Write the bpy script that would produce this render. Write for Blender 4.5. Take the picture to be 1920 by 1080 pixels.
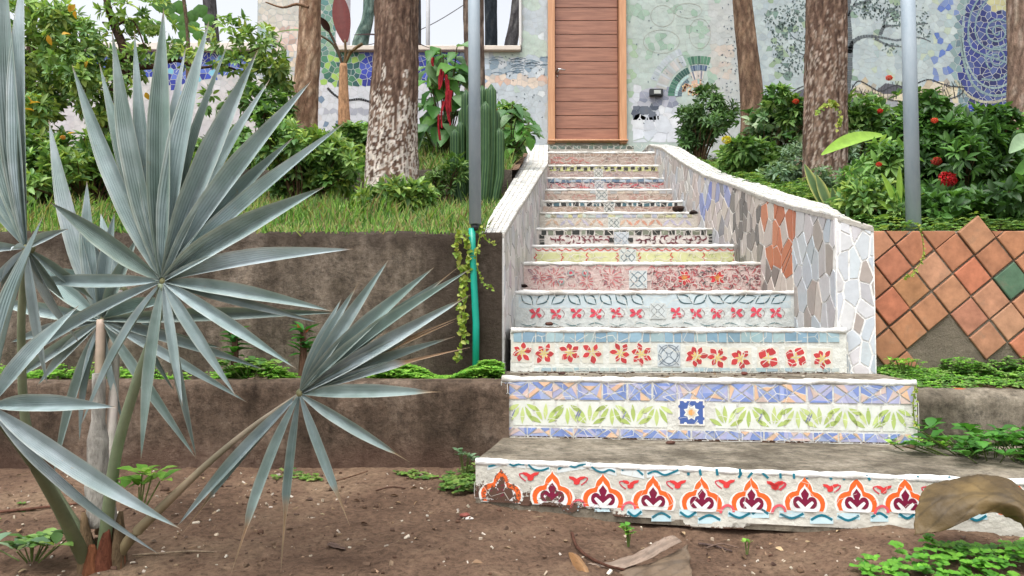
import bpy, math, random
import numpy as np
from mathutils import Vector, noise as mnoise
R = math.radians
rnd = random.Random(7)
nr = np.random.RandomState(11)
scene = bpy.context.scene
for o in list(bpy.data.objects): bpy.data.objects.remove(o)

# ---------------------------------------------------------------- camera, sky, sun, exposure
F = 1440.0
PITCH = math.atan(60 / 1440)
cam_d = bpy.data.cameras.new('camera'); cam = bpy.data.objects.new('camera', cam_d)
scene.collection.objects.link(cam)
cam_d.sensor_width = 36; cam_d.lens = 27; cam_d.clip_start = .05; cam_d.clip_end = 2000
cam.rotation_euler = (math.pi / 2 + PITCH, 0, 0)
scene.camera = cam
SUN_EL, SUN_AZ = R(66), R(205)     # azimuth measured clockwise from +Y: the light comes from behind and left of the camera
w = bpy.data.worlds.new("World"); scene.world = w; w.use_nodes = True
nt = w.node_tree; nt.nodes.clear()
sky = nt.nodes.new('ShaderNodeTexSky'); sky.sky_type = 'NISHITA'; sky.sun_disc = False
sky.sun_elevation = SUN_EL; sky.sun_rotation = SUN_AZ
sky.air_density = 1.0; sky.dust_density = 6.0; sky.ozone_density = 1.0
hs = nt.nodes.new('ShaderNodeHueSaturation'); hs.inputs['Saturation'].default_value = .22; hs.inputs['Value'].default_value = 2.45
bg = nt.nodes.new('ShaderNodeBackground'); bg.inputs['Strength'].default_value = .15
wo = nt.nodes.new('ShaderNodeOutputWorld')
nt.links.new(sky.outputs[0], hs.inputs['Color']); nt.links.new(hs.outputs[0], bg.inputs['Color']); nt.links.new(bg.outputs[0], wo.inputs[0])
sd = bpy.data.lights.new('sun', 'SUN'); sd.energy = 1.0; sd.angle = R(12); sd.color = (1, .96, .9)
so = bpy.data.objects.new('sun', sd); scene.collection.objects.link(so)
sv = Vector((math.sin(SUN_AZ) * math.cos(SUN_EL), math.cos(SUN_AZ) * math.cos(SUN_EL), math.sin(SUN_EL)))
so.rotation_euler = sv.to_track_quat('Z', 'Y').to_euler()
so.location = sv * 30
scene.view_settings.view_transform = 'Standard'; scene.view_settings.look = 'None'
scene.view_settings.exposure = -0.08; scene.view_settings.gamma = 1.0

# ---------------------------------------------------------------- helpers
def ray(px, py):
    u = (px - 960) / F; v = (540 - py) / F
    return Vector((u, math.cos(PITCH) - v * math.sin(PITCH), math.sin(PITCH) + v * math.cos(PITCH)))
def P(px, py, Y):
    d = ray(px, py); return d * (Y / d.y)
def proj(p):
    y = p[1] * math.cos(PITCH) + p[2] * math.sin(PITCH); z = -p[1] * math.sin(PITCH) + p[2] * math.cos(PITCH)
    return 960 + F * p[0] / y, 540 - F * z / y
def s2l(c): c /= 255.0; return c / 12.92 if c <= .04045 else ((c + .055) / 1.055) ** 2.4
def S(r, g, b, k=1.0, a=0.0): return (min(.9, s2l(r) * k), min(.9, s2l(g) * k), min(.9, s2l(b) * k), a)
def jit(c, a=.12, rr=rnd):
    k = 1 + rr.uniform(-a, a)
    return (max(0, c[0] * k * (1 + rr.uniform(-a, a) * .3)), max(0, c[1] * k), max(0, c[2] * k * (1 + rr.uniform(-a, a) * .3)), c[3] if len(c) > 3 else 0)
def lerp(a, b, t): return a + (b - a) * t
def nz(x, y, z=0.0): return mnoise.noise(Vector((x, y, z)))

def link(o, parent=None):
    scene.collection.objects.link(o)
    if parent is not None: o.parent = parent
    return o
def tag(o, label=None, cat=None, group=None, kind=None):
    if label: o['label'] = label
    if cat: o['category'] = cat
    if group: o['group'] = group
    if kind: o['kind'] = kind
    return o
def thing(name, label, cat, loc=(0, 0, 0), group=None):
    o = bpy.data.objects.new(name, None); o.empty_display_size = .1; link(o); o.location = loc
    return tag(o, label, cat, group)

class MB:
    """collects polygons with one colour each"""
    def __init__(s): s.v = []; s.f = []; s.c = []; s.m = []
    def add(s, vs, fs, col=(.5, .5, .5, 0), mat=0):
        b = len(s.v); s.v += [tuple(x) for x in vs]
        if isinstance(col, list): s.c += col
        else: s.c += [col if len(col) == 4 else (*col, 0)] * len(vs)
        for f in fs: s.f.append(tuple(i + b for i in f)); s.m.append(mat)
    def box(s, c, d, col=(.5, .5, .5, 0), mat=0, rz=0, M=None):
        vs = []
        for z in (-.5, .5):
            for x, y in ((-.5, -.5), (.5, -.5), (.5, .5), (-.5, .5)):
                X, Y_, Z = x * d[0], y * d[1], z * d[2]
                if M is not None: p = M @ Vector((X, Y_, Z)); X, Y_, Z = p
                elif rz: X, Y_ = X * math.cos(rz) - Y_ * math.sin(rz), X * math.sin(rz) + Y_ * math.cos(rz)
                vs.append((c[0] + X, c[1] + Y_, c[2] + Z))
        s.add(vs, [(3, 2, 1, 0), (4, 5, 6, 7), (0, 1, 5, 4), (1, 2, 6, 5), (2, 3, 7, 6), (3, 0, 4, 7)], col, mat)
    def tube(s, pts, rad, n=8, col=(.5, .5, .5, 0), mat=0, rough=0, seed=0, cap=True):
        pts = [Vector(p) for p in pts]; vs = []; k = len(pts)
        if not hasattr(rad, '__len__'): rad = [rad] * k
        ref = Vector((0.31, 0.17, 0.93))
        for i, p in enumerate(pts):
            t = (pts[min(i + 1, k - 1)] - pts[max(i - 1, 0)]).normalized()
            rf = ref if abs(t.dot(ref)) < .95 else Vector((1, 0, 0))
            if abs(t.z) > .7: rf = Vector((1, 0, 0))
            a = t.cross(rf).normalized(); b = t.cross(a)
            for j in range(n):
                an = 2 * math.pi * j / n
                r = rad[i]
                if rough: r *= 1 + rough * nz(math.cos(an) * 1.6 + seed, math.sin(an) * 1.6, p.z * 3 + p.x + seed) + rough * .5 * nz(math.cos(an) * 5 + seed, math.sin(an) * 5, p.z * 11)
                vs.append(p + a * (math.cos(an) * r) + b * (math.sin(an) * r))
        fs = [(i * n + j, i * n + (j + 1) % n, (i + 1) * n + (j + 1) % n, (i + 1) * n + j) for i in range(k - 1) for j in range(n)]
        if cap: fs += [tuple(range(n - 1, -1, -1)), tuple(range((k - 1) * n, k * n))]
        if isinstance(col, list): col = [c for c in col for _ in range(n)]
        s.add(vs, fs, col, mat)
    def build(s, name, mats, parent=None, smooth=False, bevel=0):
        me = bpy.data.meshes.new(name); me.from_pydata(s.v, [], s.f)
        if not isinstance(mats, (list, tuple)): mats = [mats]
        for m in mats: me.materials.append(m)
        me.polygons.foreach_set('material_index', s.m)
        if smooth: me.polygons.foreach_set('use_smooth', [True] * len(s.f))
        ca = me.color_attributes.new('Col', 'FLOAT_COLOR', 'POINT')
        arr = np.array(s.c, dtype=np.float32); ca.data.foreach_set('color', arr.ravel())
        ma = me.attributes.new('Mud', 'FLOAT', 'POINT'); ma.data.foreach_set('value', arr[:, 3].copy())
        me.update(); o = bpy.data.objects.new(name, me); link(o, parent)
        if bevel:
            b = o.modifiers.new('bevel', 'BEVEL'); b.width = bevel; b.segments = 2; b.limit_method = 'ANGLE'
        return o

class Leaves:
    """batches of small folded leaves, one mesh"""
    def __init__(s): s.p = []; s.d = []; s.n = []; s.L = []; s.W = []; s.c = []
    def add(s, p, d, n, L, W, c): s.p.append(tuple(p)); s.d.append(tuple(d)); s.n.append(tuple(n)); s.L.append(L); s.W.append(W); s.c.append(c[:3])
    def build(s, name, mat, parent=None, fold=.25, mid=.45, bend=.15, cx=None):
        p = np.array(s.p); d = np.array(s.d); n = np.array(s.n); L = np.array(s.L)[:, None]; W = np.array(s.W)[:, None]; c = np.array(s.c)
        d /= np.linalg.norm(d, axis=1, keepdims=True) + 1e-9
        sd_ = np.cross(d, n); sd_ /= np.linalg.norm(sd_, axis=1, keepdims=True) + 1e-9
        n = np.cross(sd_, d)
        N = len(p)
        T = [p, p + d * L * mid + sd_ * W * .5 + n * W * fold, p + d * L * mid - sd_ * W * .5 + n * W * fold,
             p + d * L - n * L * bend, p + d * L * mid * .95,
             p + d * L * (mid * .45) + sd_ * W * .36 + n * W * fold * .6, p + d * L * (mid * .45) - sd_ * W * .36 + n * W * fold * .6,
             p + d * L * (mid + (1 - mid) * .55) + sd_ * W * .34 + n * (W * fold * .5 - L * bend * .4), p + d * L * (mid + (1 - mid) * .55) - sd_ * W * .34 + n * (W * fold * .5 - L * bend * .4)]
        V = np.stack(T, axis=1).reshape(-1, 3)
        tri = np.array([[0, 4, 5], [5, 4, 1], [0, 6, 4], [6, 2, 4], [1, 4, 7], [7, 4, 3], [4, 2, 8], [4, 8, 3]])
        k = len(T)
        Fc = (tri[None] + (np.arange(N) * k)[:, None, None]).reshape(-1, 3)
        me = bpy.data.meshes.new(name)
        me.vertices.add(len(V)); me.vertices.foreach_set('co', V.astype(np.float32).ravel())
        me.loops.add(Fc.size); me.loops.foreach_set('vertex_index', Fc.astype(np.int32).ravel())
        me.polygons.add(len(Fc)); me.polygons.foreach_set('loop_start', (np.arange(len(Fc)) * 3).astype(np.int32))
        me.update(calc_edges=True); me.validate()
        me.materials.append(mat)
        ca = me.color_attributes.new('Col', 'FLOAT_COLOR', 'POINT')
        cc = np.concatenate([c, np.zeros((N, 1))], axis=1)
        ca.data.foreach_set('color', np.repeat(cc, k, axis=0).astype(np.float32).ravel())
        return link(bpy.data.objects.new(name, me), parent)

def clip(poly, a, b, c):
    """keep a*x+b*y<=c"""
    out = []; n = len(poly)
    for i in range(n):
        p, q = poly[i], poly[(i + 1) % n]
        dp = a * p[0] + b * p[1] - c; dq = a * q[0] + b * q[1] - c
        if dp <= 0: out.append(p)
        if (dp < 0 < dq) or (dq < 0 < dp):
            t = dp / (dp - dq); out.append((p[0] + t * (q[0] - p[0]), p[1] + t * (q[1] - p[1])))
    return out
def clip_convex(poly, hull):
    """hull counter-clockwise"""
    n = len(hull)
    for i in range(n):
        p, q = hull[i], hull[(i + 1) % n]
        ex, ey = q[0] - p[0], q[1] - p[1]
        poly = clip(poly, ey, -ex, ey * p[0] - ex * p[1])
        if len(poly) < 3: return []
    return poly
def voronoi(x0, x1, y0, y1, s, asp=1.0, jitter=.45, rr=rnd, sizevar=None):
    """cells of size s wide and s*asp tall"""
    sy = s * asp; nx = int((x1 - x0) / s) + 3; ny = int((y1 - y0) / sy) + 3
    g = {}
    for i in range(nx):
        for j in range(ny):
            g[i, j] = (x0 + (i - 1 + .5 + rr.uniform(-jitter, jitter) + (.5 if j % 2 else 0)) * s, (y0 + (j - 1 + .5 + rr.uniform(-jitter, jitter)) * sy) / asp)
    cells = []
    for (i, j), p in g.items():
        poly = [(x0, y0 / asp), (x1, y0 / asp), (x1, y1 / asp), (x0, y1 / asp)]
        poly = [(max(x0, p[0] - 2 * s), max(y0 / asp, p[1] - 2 * s)), (min(x1, p[0] + 2 * s), max(y0 / asp, p[1] - 2 * s)), (min(x1, p[0] + 2 * s), min(y1 / asp, p[1] + 2 * s)), (max(x0, p[0] - 2 * s), min(y1 / asp, p[1] + 2 * s))]
        if poly[1][0] <= poly[0][0] or poly[2][1] <= poly[0][1]: continue
        ok = True
        for di in (-2, -1, 0, 1, 2):
            for dj in (-2, -1, 0, 1, 2):
                if di == dj == 0: continue
                q = g.get((i + di, j + dj))
                if not q: continue
                a = q[0] - p[0]; b = q[1] - p[1]; c = (q[0] ** 2 + q[1] ** 2 - p[0] ** 2 - p[1] ** 2) / 2
                poly = clip(poly, a, b, c)
                if len(poly) < 3: ok = False; break
            if not ok: break
        if ok: cells.append([(x, y * asp) for x, y in poly])
    return cells
def cen(poly): return sum(p[0] for p in poly) / len(poly), sum(p[1] for p in poly) / len(poly)
def shrink(poly, gap):
    """inset a convex polygon by gap"""
    n = len(poly); A = sum(poly[i][0] * poly[(i + 1) % n][1] - poly[(i + 1) % n][0] * poly[i][1] for i in range(n))
    if A < 0: poly = poly[::-1]
    out = list(poly)
    for i in range(n):
        p, q = poly[i], poly[(i + 1) % n]
        ex, ey = q[0] - p[0], q[1] - p[1]; l = math.hypot(ex, ey)
        if l < 1e-7: continue
        ex /= l; ey /= l
        out = clip(out, ey, -ex, ey * p[0] - ex * p[1] - gap)
        if len(out) < 3: return []
    return out

class Fr:
    """a flat frame on a wall or riser: u along, v up, n towards the viewer"""
    def __init__(s, o, u, v=(0, 0, 1)):
        s.o = Vector(o); s.u = Vector(u).normalized(); s.v = Vector(v).normalized(); s.n = s.u.cross(s.v)
        s.mb = MB()
    def pt(s, u, v, w=0): return s.o + s.u * u + s.v * v + s.n * w
    def uv(s, px, py):
        d = ray(px, py); t = s.o.dot(s.n) / d.dot(s.n); q = d * t - s.o
        return q.dot(s.u), q.dot(s.v)
    # drawing, k is the layer: each lies .6 mm above the one below
    def poly(s, pts, col, k=1, th=.0, mat=1):
        w_ = .0015 + k * .0006; n = len(pts)
        if n < 3: return
        A = sum(pts[i][0] * pts[(i + 1) % n][1] - pts[(i + 1) % n][0] * pts[i][1] for i in range(n))
        if A < 0: pts = pts[::-1]
        vs = [s.pt(a, b, w_ + th) for a, b in pts]
        fs = [tuple(range(n))]
        if th:
            vs += [s.pt(a, b, 0) for a, b in pts]
            fs += [(i, n + i, n + (i + 1) % n, (i + 1) % n) for i in range(n)]
        s.mb.add(vs, fs, col, mat)
    def stroke(s, pts, wd, col, k=2, taper=False, mat=1):
        w_ = .0015 + k * .0006; n = len(pts); vs = []
        for i, p in enumerate(pts):
            a = pts[max(0, i - 1)]; b = pts[min(n - 1, i + 1)]
            tx, ty = b[0] - a[0], b[1] - a[1]; l = math.hypot(tx, ty) or 1
            ww = wd[i] * .5 if hasattr(wd, '__len__') else wd * .5
            if taper: ww *= max(.15, math.sin(math.pi * (i + .3) / (n - .4)))
            vs += [s.pt(p[0] - ty / l * ww, p[1] + tx / l * ww, w_), s.pt(p[0] + ty / l * ww, p[1] - tx / l * ww, w_)]
        s.mb.add(vs, [(2 * i, 2 * i + 1, 2 * i + 3, 2 * i + 2) for i in range(n - 1)], col, mat)
    def circ(s, c, r, col, k=2, n=12, sy=1): s.poly([(c[0] + r * math.cos(2 * math.pi * i / n), c[1] + r * sy * math.sin(2 * math.pi * i / n)) for i in range(n)], col, k)
    def rect(s, u0, v0, u1, v1, col, k=1, th=0, j=0):
        q = [(u0, v0), (u1, v0), (u1, v1), (u0, v1)]
        if j: q = [(a + rnd.uniform(-j, j), b + rnd.uniform(-j, j)) for a, b in q]
        s.poly(q, col, k, th)
    def lens(s, a, b, wd, col, k=2, n=5):
        L = math.hypot(b[0] - a[0], b[1] - a[1]) or 1; tx, ty = (b[0] - a[0]) / L, (b[1] - a[1]) / L
        pr = [math.sin(math.pi * i / n) * wd * .5 for i in range(n + 1)]
        up = [(a[0] + tx * L * i / n - ty * pr[i], a[1] + ty * L * i / n + tx * pr[i]) for i in range(n + 1)]
        dn = [(a[0] + tx * L * i / n + ty * pr[i], a[1] + ty * L * i / n - tx * pr[i]) for i in range(n - 1, 0, -1)]
        s.poly(up + dn, col, k)
def smooth_pts(pts, n=4):
    out = []
    for i in range(len(pts) - 1):
        p0 = pts[max(0, i - 1)]; p1 = pts[i]; p2 = pts[i + 1]; p3 = pts[min(len(pts) - 1, i + 2)]
        for k in range(n):
            t = k / n
            out.append(tuple(.5 * (2 * b + (c - a) * t + (2 * a - 5 * b + 4 * c - d) * t * t + (3 * b - a - 3 * c + d) * t ** 3) for a, b, c, d in zip(p0, p1, p2, p3)))
    out.append(tuple(pts[-1])); return out

# ---------------------------------------------------------------- materials
def newmat(name):
    m = bpy.data.materials.new(name); m.use_nodes = True; n = m.node_tree; n.nodes.clear()
    out = n.nodes.new('ShaderNodeOutputMaterial'); b = n.nodes.new('ShaderNodeBsdfPrincipled')
    n.links.new(b.outputs[0], out.inputs[0]); return m, n, b, out
def node(n, t, **kw):
    x = n.nodes.new(t)
    for k, v in kw.items():
        if hasattr(x, k): setattr(x, k, v)
        else: x.inputs[k.replace('_', ' ')].default_value = v
    return x
def tex_noise(n, scale, detail=6, rough=.6, vec=None, sc=None):
    t = n.nodes.new('ShaderNodeTexNoise'); t.inputs['Scale'].default_value = scale; t.inputs['Detail'].default_value = detail; t.inputs['Roughness'].default_value = rough
    co = n.nodes.new('ShaderNodeTexCoord'); src = co.outputs['Object']
    if sc:
        mp = n.nodes.new('ShaderNodeMapping'); mp.inputs['Scale'].default_value = sc; n.links.new(src, mp.inputs[0]); src = mp.outputs[0]
    n.links.new(src, t.inputs['Vector']); return t
def ramp(n, src, stops, interp='LINEAR'):
    r = n.nodes.new('ShaderNodeValToRGB'); r.color_ramp.interpolation = interp
    el = r.color_ramp.elements
    while len(el) > 1: el.remove(el[-1])
    el[0].position = stops[0][0]; el[0].color = (*stops[0][1][:3], 1)
    for p, c in stops[1:]: e = el.new(p); e.color = (*c[:3], 1)
    n.links.new(src, r.inputs[0]); return r
def mixc(n, fac, a, b, mode='MIX'):
    m = n.nodes.new('ShaderNodeMix'); m.data_type = 'RGBA'; m.blend_type = mode
    for sock, val in ((m.inputs[0], fac), (m.inputs[6], a), (m.inputs[7], b)):
        if hasattr(val, 'links') or hasattr(val, 'is_linked'): n.links.new(val, sock)
        elif isinstance(val, (int, float)): sock.default_value = val
        else: sock.default_value = (*val[:3], 1)
    return m.outputs[2]
def bump(n, b, h, st=.4, dist=.01):
    x = n.nodes.new('ShaderNodeBump'); x.inputs['Strength'].default_value = st; x.inputs['Distance'].default_value = dist
    n.links.new(h, x.inputs['Height']); n.links.new(x.outputs[0], b.inputs['Normal'])
def g3(v): return (v, v, v)

def vcol_mat(name, rough=.5, var=.25, vscale=30, bst=.2, bdist=.004, bscale=60, mud=False, mudcol=S(88, 66, 55), spec=.4, dirt=.0):
    m, n, b, out = newmat(name)
    a = n.nodes.new('ShaderNodeVertexColor'); a.layer_name = 'Col'
    t = tex_noise(n, vscale, 5, .65)
    r = ramp(n, t.outputs[0], [(.3, g3(1 - var)), (.7, g3(1 + 0.0))])
    c = mixc(n, 1.0, a.outputs[0], r.outputs[0], 'MULTIPLY')
    if dirt:
        t3 = tex_noise(n, 9, 8, .75); r3 = ramp(n, t3.outputs[0], [(.56, g3(0)), (.76, g3(dirt))])
        c = mixc(n, r3.outputs[0], c, S(120, 108, 92))
    if mud:
        t2 = tex_noise(n, 75, 7, .75)
        at_ = n.nodes.new('ShaderNodeAttribute'); at_.attribute_name = 'Mud'
        mm = n.nodes.new('ShaderNodeMath'); mm.operation = 'ADD'; n.links.new(at_.outputs['Fac'], mm.inputs[0]); n.links.new(t2.outputs[0], mm.inputs[1])
        rr_ = ramp(n, mm.outputs[0], [(.93, g3(0)), (.98, g3(1))])
        c = mixc(n, rr_.outputs[0], c, mudcol)
    n.links.new(c, b.inputs['Base Color']); b.inputs['Roughness'].default_value = rough; b.inputs['Specular IOR Level'].default_value = spec
    tb = tex_noise(n, bscale, 6, .6); bump(n, b, tb.outputs[0], bst, bdist)
    return m
M = {}
M['tile'] = vcol_mat('glazed_tile', .42, .16, 40, .12, .002, 90, mud=True, spec=.4, dirt=.35)
M['mural'] = vcol_mat('mural_tile', .6, .22, 7, .2, .004, 30, spec=.3, dirt=.3)
M['grout'] = vcol_mat('grout', .85, .22, 14, .6, .01, 45, mud=True, dirt=.22, spec=.2)
M['bark'] = vcol_mat('bark', .9, .55, 28, 1.0, .02, 35, spec=.15)
M['terracotta'] = vcol_mat('terracotta', .75, .42, 16, .3, .004, 60, spec=.25, dirt=.7)
M['stone'] = vcol_mat('stone', .85, .35, 30, .6, .01, 50, spec=.2)
def leaf_mat(name, rough=.45, tr=.35, var=.25, spec=.35):
    m, n, b, out = newmat(name)
    a = n.nodes.new('ShaderNodeVertexColor'); a.layer_name = 'Col'
    t = tex_noise(n, 25, 3); r = ramp(n, t.outputs[0], [(.3, g3(1 - var)), (.7, g3(1.0))])
    c = mixc(n, 1.0, a.outputs[0], r.outputs[0], 'MULTIPLY')
    n.links.new(c, b.inputs['Base Color']); b.inputs['Roughness'].default_value = rough; b.inputs['Specular IOR Level'].default_value = spec
    tl = n.nodes.new('ShaderNodeBsdfTranslucent'); n.links.new(mixc(n, 1.0, c, (1.0, 1.0, .55), 'MULTIPLY'), tl.inputs[0])
    mx = n.nodes.new('ShaderNodeMixShader'); mx.inputs[0].default_value = tr
    n.links.new(b.outputs[0], mx.inputs[1]); n.links.new(tl.outputs[0], mx.inputs[2]); n.links.new(mx.outputs[0], out.inputs[0])
    return m
M['leaf'] = leaf_mat('leaf')
def bark_mat():
    m, n, b, out = newmat('bark')
    a = n.nodes.new('ShaderNodeVertexColor'); a.layer_name = 'Col'
    t = tex_noise(n, 45, 8, .7, sc=(1, 1, .35)); r = ramp(n, t.outputs[0], [(.34, g3(.5)), (.5, g3(.95)), (.64, g3(1.3))])
    c = mixc(n, 1.0, a.outputs[0], r.outputs[0], 'MULTIPLY')
    n.links.new(c, b.inputs['Base Color']); b.inputs['Roughness'].default_value = .92; b.inputs['Specular IOR Level'].default_value = .15
    bump(n, b, t.outputs[0], 1.0, .02); return m
M['bark'] = bark_mat()
M['palm'] = leaf_mat('blue_palm_leaf', .58, .10, .2, .35)
def ribs(m):
    # fine lengthwise ribs and small brown flecks on the blades
    n = m.node_tree; b = next(x for x in n.nodes if x.type == 'BSDF_PRINCIPLED')
    at_ = n.nodes.new('ShaderNodeAttribute'); at_.attribute_name = 'Mud'
    mu = n.nodes.new('ShaderNodeMath'); mu.operation = 'MULTIPLY'; mu.inputs[1].default_value = 38; n.links.new(at_.outputs['Fac'], mu.inputs[0])
    si = n.nodes.new('ShaderNodeMath'); si.operation = 'SINE'; n.links.new(mu.outputs[0], si.inputs[0])
    bump(n, b, si.outputs[0], .35, .0015)
    src = b.inputs['Base Color'].links[0].from_socket
    t = tex_noise(n, 40, 5, .7); r = ramp(n, t.outputs[0], [(.66, g3(0)), (.73, g3(.7))])
    c = mixc(n, r.outputs[0], src, S(150, 132, 104))
    t2 = tex_noise(n, 6, 4, .6); r2 = ramp(n, t2.outputs[0], [(.4, (.78, .84, .8)), (.62, (1.12, 1.1, 1.12))]); c = mixc(n, 1.0, c, r2.outputs[0], 'MULTIPLY')
    n.links.new(c, b.inputs['Base Color'])
ribs(M['palm'])
M['dry'] = vcol_mat('dry_leaf', .6, .4, 22, .5, .004, 60, spec=.35)

def stucco(name, c1, c2, c3, moss=None, sc=3.0, bst=.9):
    m, n, b, out = newmat(name)
    t = tex_noise(n, sc, 8, .7); r = ramp(n, t.outputs[0], [(.3, c1), (.5, c2), (.72, c3)])
    t2 = tex_noise(n, 26, 12, .82); r2 = ramp(n, t2.outputs[0], [(.36, g3(.4)), (.5, g3(.95)), (.62, g3(1.3))])
    c = mixc(n, 1.0, r.outputs[0], r2.outputs[0], 'MULTIPLY')
    t5 = tex_noise(n, 7, 6, .65, sc=(1, 1, .13)); r5 = ramp(n, t5.outputs[0], [(.4, (.58, .57, .55)), (.56, g3(1.0)), (.7, (1.15, 1.14, 1.12))]); c = mixc(n, 1.0, c, r5.outputs[0], 'MULTIPLY')
    t6 = tex_noise(n, 4, 10, .8); r6 = ramp(n, t6.outputs[0], [(.495, g3(1)), (.5, g3(.45)), (.505, g3(1))]); c = mixc(n, .6, c, mixc(n, 1.0, c, r6.outputs[0], 'MULTIPLY'))
    a = n.nodes.new('ShaderNodeVertexColor'); a.layer_name = 'Col'      # stains with a shape of their own
    at_ = n.nodes.new('ShaderNodeAttribute'); at_.attribute_name = 'Mud'
    c = mixc(n, at_.outputs['Fac'], c, a.outputs[0])
    n.links.new(c, b.inputs['Base Color']); b.inputs['Roughness'].default_value = .92; b.inputs['Specular IOR Level'].default_value = .2
    t3 = tex_noise(n, 32, 12, .8); bump(n, b, t3.outputs[0], bst, .045)
    return m
M['stucco'] = stucco('brown_stucco', S(80, 70, 60), S(134, 121, 107), S(186, 172, 156))
M['concrete'] = stucco('grey_concrete', S(96, 88, 76), S(126, 118, 104), S(146, 138, 124), bst=.4, sc=5)
M['lowwall'] = stucco('weathered_wall', S(84, 70, 58), S(122, 104, 89), S(164, 146, 129), bst=.9, sc=4)
def soil_mat():
    m, n, b, out = newmat('soil')
    t = tex_noise(n, 2.2, 8, .7); r = ramp(n, t.outputs[0], [(.3, S(86, 67, 54)), (.5, S(118, 95, 78)), (.7, S(150, 127, 104))])
    t2 = tex_noise(n, 55, 8, .75); r2 = ramp(n, t2.outputs[0], [(.32, g3(.4)), (.5, g3(.95)), (.7, g3(1.35))])
    c = mixc(n, 1.0, r.outputs[0], r2.outputs[0], 'MULTIPLY')
    t4 = tex_noise(n, 140, 3, .6); r4 = ramp(n, t4.outputs[0], [(.71, g3(0)), (.75, g3(.8))])
    c = mixc(n, r4.outputs[0], c, S(190, 178, 160))
    n.links.new(c, b.inputs['Base Color']); b.inputs['Roughness'].default_value = .95; b.inputs['Specular IOR Level'].default_value = .15
    bump(n, b, t2.outputs[0], 1.0, .02); return m
M['soil'] = soil_mat()
def wood_mat(name, c1, c2, sc=(3, 3, 60)):
    m, n, b, out = newmat(name)
    t = tex_noise(n, 1.5, 6, .6, sc=sc); r = ramp(n, t.outputs[0], [(.3, c1), (.7, c2)])
    n.links.new(r.outputs[0], b.inputs['Base Color']); b.inputs['Roughness'].default_value = .42
    bump(n, b, t.outputs[0], .15, .003); return m
M['door'] = wood_mat('door_wood', S(120, 80, 64), S(160, 113, 91), (2, 2, 30))
M['frame'] = wood_mat('frame_wood', S(172, 122, 86), S(196, 150, 112), (30, 30, 2))
def metal_mat(name, c, rough=.4, met=.6, c2=None):
    m, n, b, out = newmat(name)
    t = tex_noise(n, 9, 6, .7, sc=(1, 1, .3)); r = ramp(n, t.outputs[0], [(.35, c), (.7, c2 or c)])
    n.links.new(r.outputs[0], b.inputs['Base Color']); b.inputs['Roughness'].default_value = rough; b.inputs['Metallic'].default_value = met
    bump(n, b, t.outputs[0], .1, .002); return m
M['steel'] = metal_mat('galvanised_pole', S(140, 156, 168), .55, 0, S(164, 177, 186))
M['green_pipe'] = metal_mat('green_plastic', S(0, 140, 120), .4, 0, S(16, 156, 136))
M['chrome'] = metal_mat('satin_metal', S(190, 190, 190), .3, .9)
M['black'] = metal_mat('black_plastic', S(30, 34, 38), .45, 0)
M['white'] = vcol_mat('white_paint', .6, .15, 10, .3, .004, 40, dirt=.3)
# ---------------------------------------------------------------- terrain
def ground_z(x, y):
    base = -.60 - .075 * min(1.6, max(0, (2.85 - y) / 1.1))
    if y > 3.3 or y < -3 or abs(x) > 8: return -.62 if y > 3.3 else base
    base -= .05 * math.exp(-((x - .65) / .5) ** 2) * max(0, min(1, (2.75 - y) / .3))
    n = .028 * nz(x * 1.3, y * 1.3, 3) + .012 * nz(x * 5, y * 5, 1) + .009 * nz(x * 17, y * 17, 2) + .005 * nz(x * 45, y * 45, 5)
    return base + n
def axis(a, b, step, far, grow=1.35):
    out = list(np.arange(a, b + 1e-6, step)); s = step; v = out[-1]
    while v < far: s *= grow; v += s; out.append(v)
    s = step; v = a; lo = []
    while v > -far: s *= grow; v -= s; lo.append(v)
    return lo[::-1] + out
def height_mesh(name, xs, ys, zf, mat, xmap=None, smooth=True):
    mb = MB(); vs = []; nx = len(xs)
    for y in ys:
        for x in xs:
            X = xmap(x, y) if xmap else x
            vs.append((X, y, zf(X, y)))
    fs = [(j * nx + i, j * nx + i + 1, (j + 1) * nx + i + 1, (j + 1) * nx + i) for j in range(len(ys) - 1) for i in range(nx - 1)]
    mb.add(vs, fs, (.5, .5, .5, 0)); return mb.build(name, mat, smooth=smooth)
tag(height_mesh('ground', axis(-1.9, 2.4, .018, 600), axis(1.55, 3.25, .018, 600), ground_z, M['soil']), kind='structure')

def lin(tab, y):
    if y <= tab[0][0]: return tab[0][1]
    for (a, b), (c, d) in zip(tab, tab[1:]):
        if y <= c: return lerp(b, d, (y - a) / (c - a))
    return tab[-1][1]
LIN = [(3.45, -.04), (8.2, .376), (9.0, .419), (9.7, .45)]       # inner face of the left parapet, Y -> X
LOUT = [(3.45, -.137), (8.2, .13), (9.0, .19), (9.7, .21)]
RPTS = [(1.589, 3.36, .40), (1.45, 3.43, .457), (1.50, 4.08, .60), (1.52, 4.68, .754), (1.60, 5.5, .966), (1.605, 6.36, 1.2), (1.61, 7.25, 1.5), (1.615, 8.2, 1.845), (1.625, 9.0, 2.06), (1.63, 9.7, 2.10)]
ROUT = [(1.60, 3.45), (1.60, 3.60), (1.68, 4.08), (1.70, 4.68), (1.79, 5.5), (1.79, 6.36), (1.80, 7.25), (1.80, 8.2), (1.81, 9.0), (1.82, 9.7)]
RIN = [(p[1], p[0]) for p in RPTS[1:]]
ROUTY = [(p[1], p[0]) for p in ROUT]
def tz_l1(x, y): return .385 + (y - 3.5) * .20 + .02 * nz(x * 2, y * 2) + .008 * nz(x * 9, y * 9)
def tz_l2(x, y): return 1.20 + (y - 6.2) * .28 + .03 * nz(x * 2, y * 2, 4)
def tz_r(x, y): return .37 + (y - 3.5) * .27 + .02 * nz(x * 2, y * 2, 8) + .008 * nz(x * 9, y * 9)
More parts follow.
